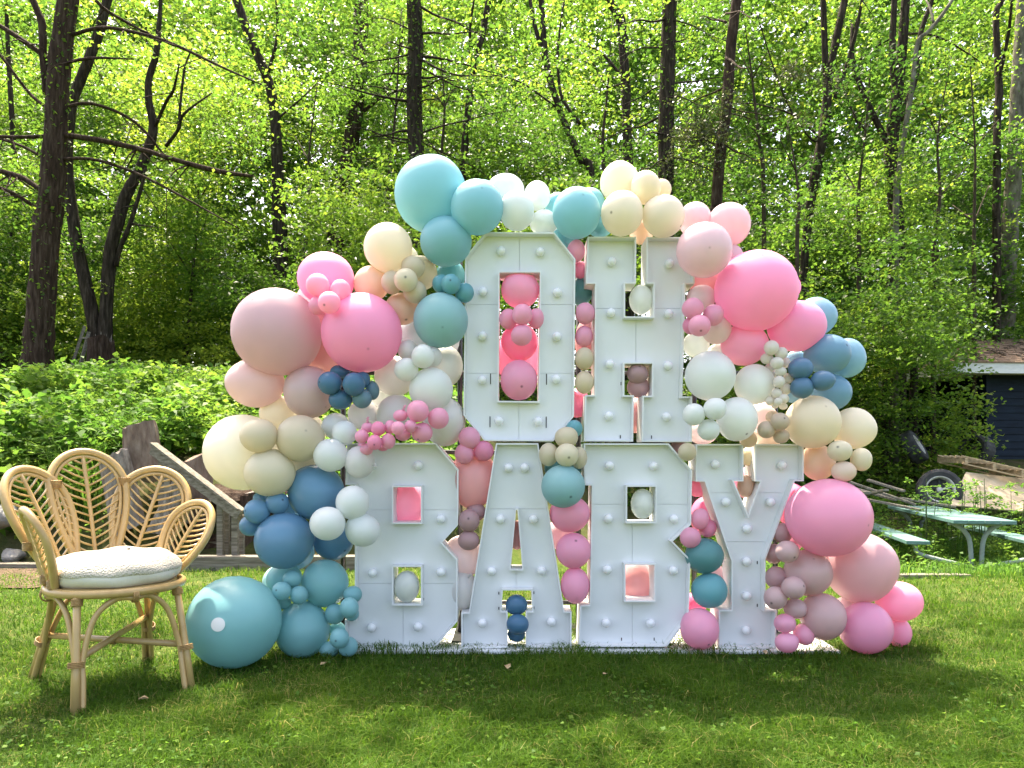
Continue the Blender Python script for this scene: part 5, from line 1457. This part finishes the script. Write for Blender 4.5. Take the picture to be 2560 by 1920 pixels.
# ------------------------------------------------------------------ shed at the right edge
SH = 15.0
m, nt, p, o = new_mat('navy_siding'); nt.links.new(ramp(nt, noise_tex(nt, 3, 5, stretch=(1, 1, 4)), [(.3, (.004, .009, .018)), (.7, (.009, .019, .034))]), p.inputs['Base Color']); p.inputs['Roughness'].default_value = .6; p.inputs['Specular IOR Level'].default_value = .15
M['siding'] = m
M['fascia'] = surf('fascia_white', [(.62, .62, .6), (.8, .8, .78)], 5, .6, .3, (1, 1, 4), .1)
M['shingle'] = surf('shingle', [(.16, .1, .065), (.27, .185, .13), (.38, .28, .2)], 9, .95, .1, None, .6, .01, 40)
shx = at(2467, 0, SH).x; zb = .86; ze = at(0, 918, SH).z
sh = empty('garden_shed', (shx, SH, zb), rad(4))
tag(sh, 'dark blue clapboard shed with white fascia and brown hip roof', 'shed')
WS, DS = 4.2, 3.4                                             # width and depth of the walls
hW = ze - zb - .05
MB().box((WS / 2, DS / 2, hW / 2), (WS, DS, hW)).obj('wall', M['siding'], sh, local=True)
nb = 13
for i in range(nb):
    z0_, z1_ = hW * i / nb, hW * (i + 1) / nb
    mb = MB(); y_ = -.012
    mb.add([(-.01, y_ - .022, z0_), (WS, y_ - .022, z0_), (WS, y_ - .004, z1_), (-.01, y_ - .004, z1_), (-.01, 0, z0_), (WS, 0, z0_), (WS, 0, z1_), (-.01, 0, z1_)],
           [(0, 1, 2, 3), (1, 0, 4, 5), (0, 3, 7, 4), (2, 1, 5, 6), (3, 2, 6, 7)])
    mb.obj('siding_board', M['siding'], sh, local=True)
MB().box((-.02, -.03, hW / 2), (.1, .1, hW)).obj('corner_board', M['siding'], sh, local=True, bevel=.004)
ov = .78
x0, x1, y0, y1 = -1.02, WS + ov, -ov * .6, DS + ov * .6
for a, b_ in (((x0, y0), (x1, y0)), ((x0, y0), (x0, y1))):
    MB().beam((a[0], a[1], hW - .03), (b_[0], b_[1], hW - .03), .03, .2).obj('fascia', M['fascia'], sh, local=True)
MB().box(((x0 + x1) / 2, (y0 + y1) / 2, hW - .1), (x1 - x0 - .06, y1 - y0 - .06, .01)).obj('soffit', M['fascia'], sh, local=True)
pitch = math.tan(rad(21)); half = (y1 - y0) / 2 + .03; zr = hW + .075
rf = MB()
X0, X1, Y0, Y1 = x0 - .03, x1 + .03, y0 - .03, y1 + .03; rz_ = zr + half * pitch
rf.add([(X0, Y0, zr), (X1, Y0, zr), (X1, Y1, zr), (X0, Y1, zr), (X0 + half, (Y0 + Y1) / 2, rz_), (X1 - half, (Y0 + Y1) / 2, rz_)], [(0, 1, 5, 4), (2, 3, 4, 5), (3, 0, 4), (1, 2, 5), (3, 2, 1, 0)])
roof = rf.obj('roof', M['shingle'], sh, local=True)
nc = 13
for i in range(nc):                                            # shingle courses of the front slope
    t0, t1 = i / nc, (i + 1) / nc
    mb = MB(); xx = X0 + half * t0
    xe = X1 - half * t0; x_ = xx - PR.uniform(0, .2)
    while x_ < xe:
        w_ = PR.uniform(.2, .32)
        a, b_ = max(x_, xx - .01), min(x_ + w_ - .012, xe)
        if b_ > a + .02:
            ya, yb = Y0 + half * t0 - .01, Y0 + half * t1 + .02
            za, zb_ = zr + half * t0 * pitch, zr + half * t1 * pitch
            h_ = .018 + PR.uniform(0, .012)
            mb.add([(a, ya, za + h_), (b_, ya, za + h_), (b_, yb, zb_ + .008), (a, yb, zb_ + .008), (a, ya, za - .004), (b_, ya, za - .004)], [(0, 1, 2, 3), (4, 5, 1, 0)])
        x_ += w_
    mb.obj('shingle_course', M['shingle'], roof, local=True)
db = MB()                                                      # fallen needles and twigs on the roof
for _ in range(260):
    u = PR.uniform(X0 + .3, X0 + 3.2); t = PR.uniform(0, .9)
    if u < X0 + half * t + .05: continue
    y_ = Y0 + half * t; z_ = zr + half * t * pitch + .035; a = PR.uniform(0, 3.14); L = PR.uniform(.05, .28)
    db.tube([(u, y_, z_), (u + math.cos(a) * L, y_ + math.sin(a) * L, z_ + math.sin(a) * L * pitch)], .006, 3, cap=False)
db.obj('needle_litter', M['twig'], roof, local=True)['kind'] = 'stuff'

# pallet, plywood and planks before the shed
M['new_wood'] = surf('new_wood', [(.32, .22, .13), (.48, .36, .22), (.6, .47, .31)], 6, .8, .15, (1.2, 8, 8), .3, .004)
M['ply'] = surf('ply', [(.42, .32, .2), (.56, .44, .29), (.64, .53, .37)], 7, .8, .15, None, .25, .004)
pl = empty('pallet', at(2480, 1175, 11.4))
tag(pl, 'wooden pallet tilted on top of the plywood board before the shed', 'pallet')
A_, B_ = at(2408, 1140, 11.4), at(2640, 1192, 10.9)
back = Vector((.12, 1.0, .02))
for k in range(5):
    o_ = back * (.05 + .2 * k)
    MB().beam(A_ + o_, B_ + o_, .1, .022).obj('deck_board', M['new_wood'], pl, bevel=.003)
for k in range(4):
    t = .04 + .31 * k
    q0 = A_.lerp(B_, t) - Vector((0, 0, .06))
    MB().beam(q0, q0 + back * .95, .045, .09).obj('runner', M['new_wood'], pl, bevel=.003)
for k in range(2):
    o_ = back * (.02 + .8 * k) - Vector((0, 0, .115))
    MB().beam(A_ + o_, B_ + o_, .1, .02).obj('bottom_board', M['new_wood'], pl, bevel=.003)
pw = [at(2375, 1262, 10.7), at(2640, 1285, 10.6), at(2640, 1205, 11.3), at(2415, 1180, 11.35)]
nrm = (pw[1] - pw[0]).cross(pw[3] - pw[0]).normalized() * .018
tag(MB().add(pw + [q - nrm for q in pw], [(0, 1, 2, 3), (7, 6, 5, 4), (0, 4, 5, 1), (1, 5, 6, 2), (2, 6, 7, 3), (3, 7, 4, 0)]).obj('plywood_sheet', M['ply']), 'tan plywood sheet lying sloped under the pallet', 'plywood')
PLK = ['longest plank of the loose pile behind the pink giant', 'upper plank of the loose pile, nearest the tyres', 'lower plank of the loose pile, nearest the picnic table', 'middle plank in the loose pile', 'short plank crossing the loose pile', 'plank end at the left of the loose pile', 'plank running from the pile toward the plywood']
for i, (xa, ya, xb, yb, Yq) in enumerate([(2125, 1205, 2290, 1262, 9.9), (2170, 1200, 2260, 1228, 10.6), (2150, 1245, 2300, 1275, 9.6), (2140, 1222, 2240, 1250, 10.2), (2150, 1240, 2215, 1225, 9.8), (2120, 1225, 2170, 1232, 9.7), (2250, 1245, 2390, 1268, 10.2)]):
    tag(beamobj('plank', at(xa, ya, Yq + .2), at(xb, yb, Yq - .2), .1, .03, M['old_wood']), PLK[i], 'plank', 'loose planks in the weeds')

# fallen leaves on the lawn
M['dry_leaf'] = surf('dry_leaf', [(.3, .2, .1), (.5, .4, .25)], 20, .8, .1, None, 0)
def fallen(label, x, y, s, seed, mat='dry_leaf'):
    rr = random.Random(seed); Yg = FPX * CAMZ / (y - HZ)
    c = at(x, y, Yg); a = rr.uniform(0, 6.28); d = Vector((math.cos(a), math.sin(a), .15)); e = Vector((-math.sin(a), math.cos(a), .1))
    P = [Vector((0, 0, 0)), d * s * .35 + e * s * .3 + Vector((0, 0, s * .15)), d * s * .75 + e * s * .22, d * s, d * s * .75 - e * s * .22 + Vector((0, 0, s * .2)), d * s * .35 - e * s * .3 + Vector((0, 0, s * .1))]
    P = [q + Vector((0, 0, .03)) + Vector((c.x, c.y, 0)) for q in P]
    tag(MB().add(P + [q - Vector((0, 0, .0012)) for q in P], [(0, 1, 2, 3), (0, 3, 4, 5), (9, 8, 7, 6), (11, 10, 9, 6)]).obj('fallen_leaf', M[mat]), label, 'leaf')
fallen('small dry tan leaf on the grass left of the first B', 800, 1680, .035, 1)
fallen('curled dry leaf on the grass under the rattan chair', 345, 1768, .045, 2)
fallen('dry leaf lying in front of the foot of Y', 1915, 1652, .04, 3)
fallen('pale straw scrap on the lawn before letter A', 1268, 1690, .045, 4)
fallen('tiny pale leaf on the lawn near the front right', 1519, 1702, .03, 5)
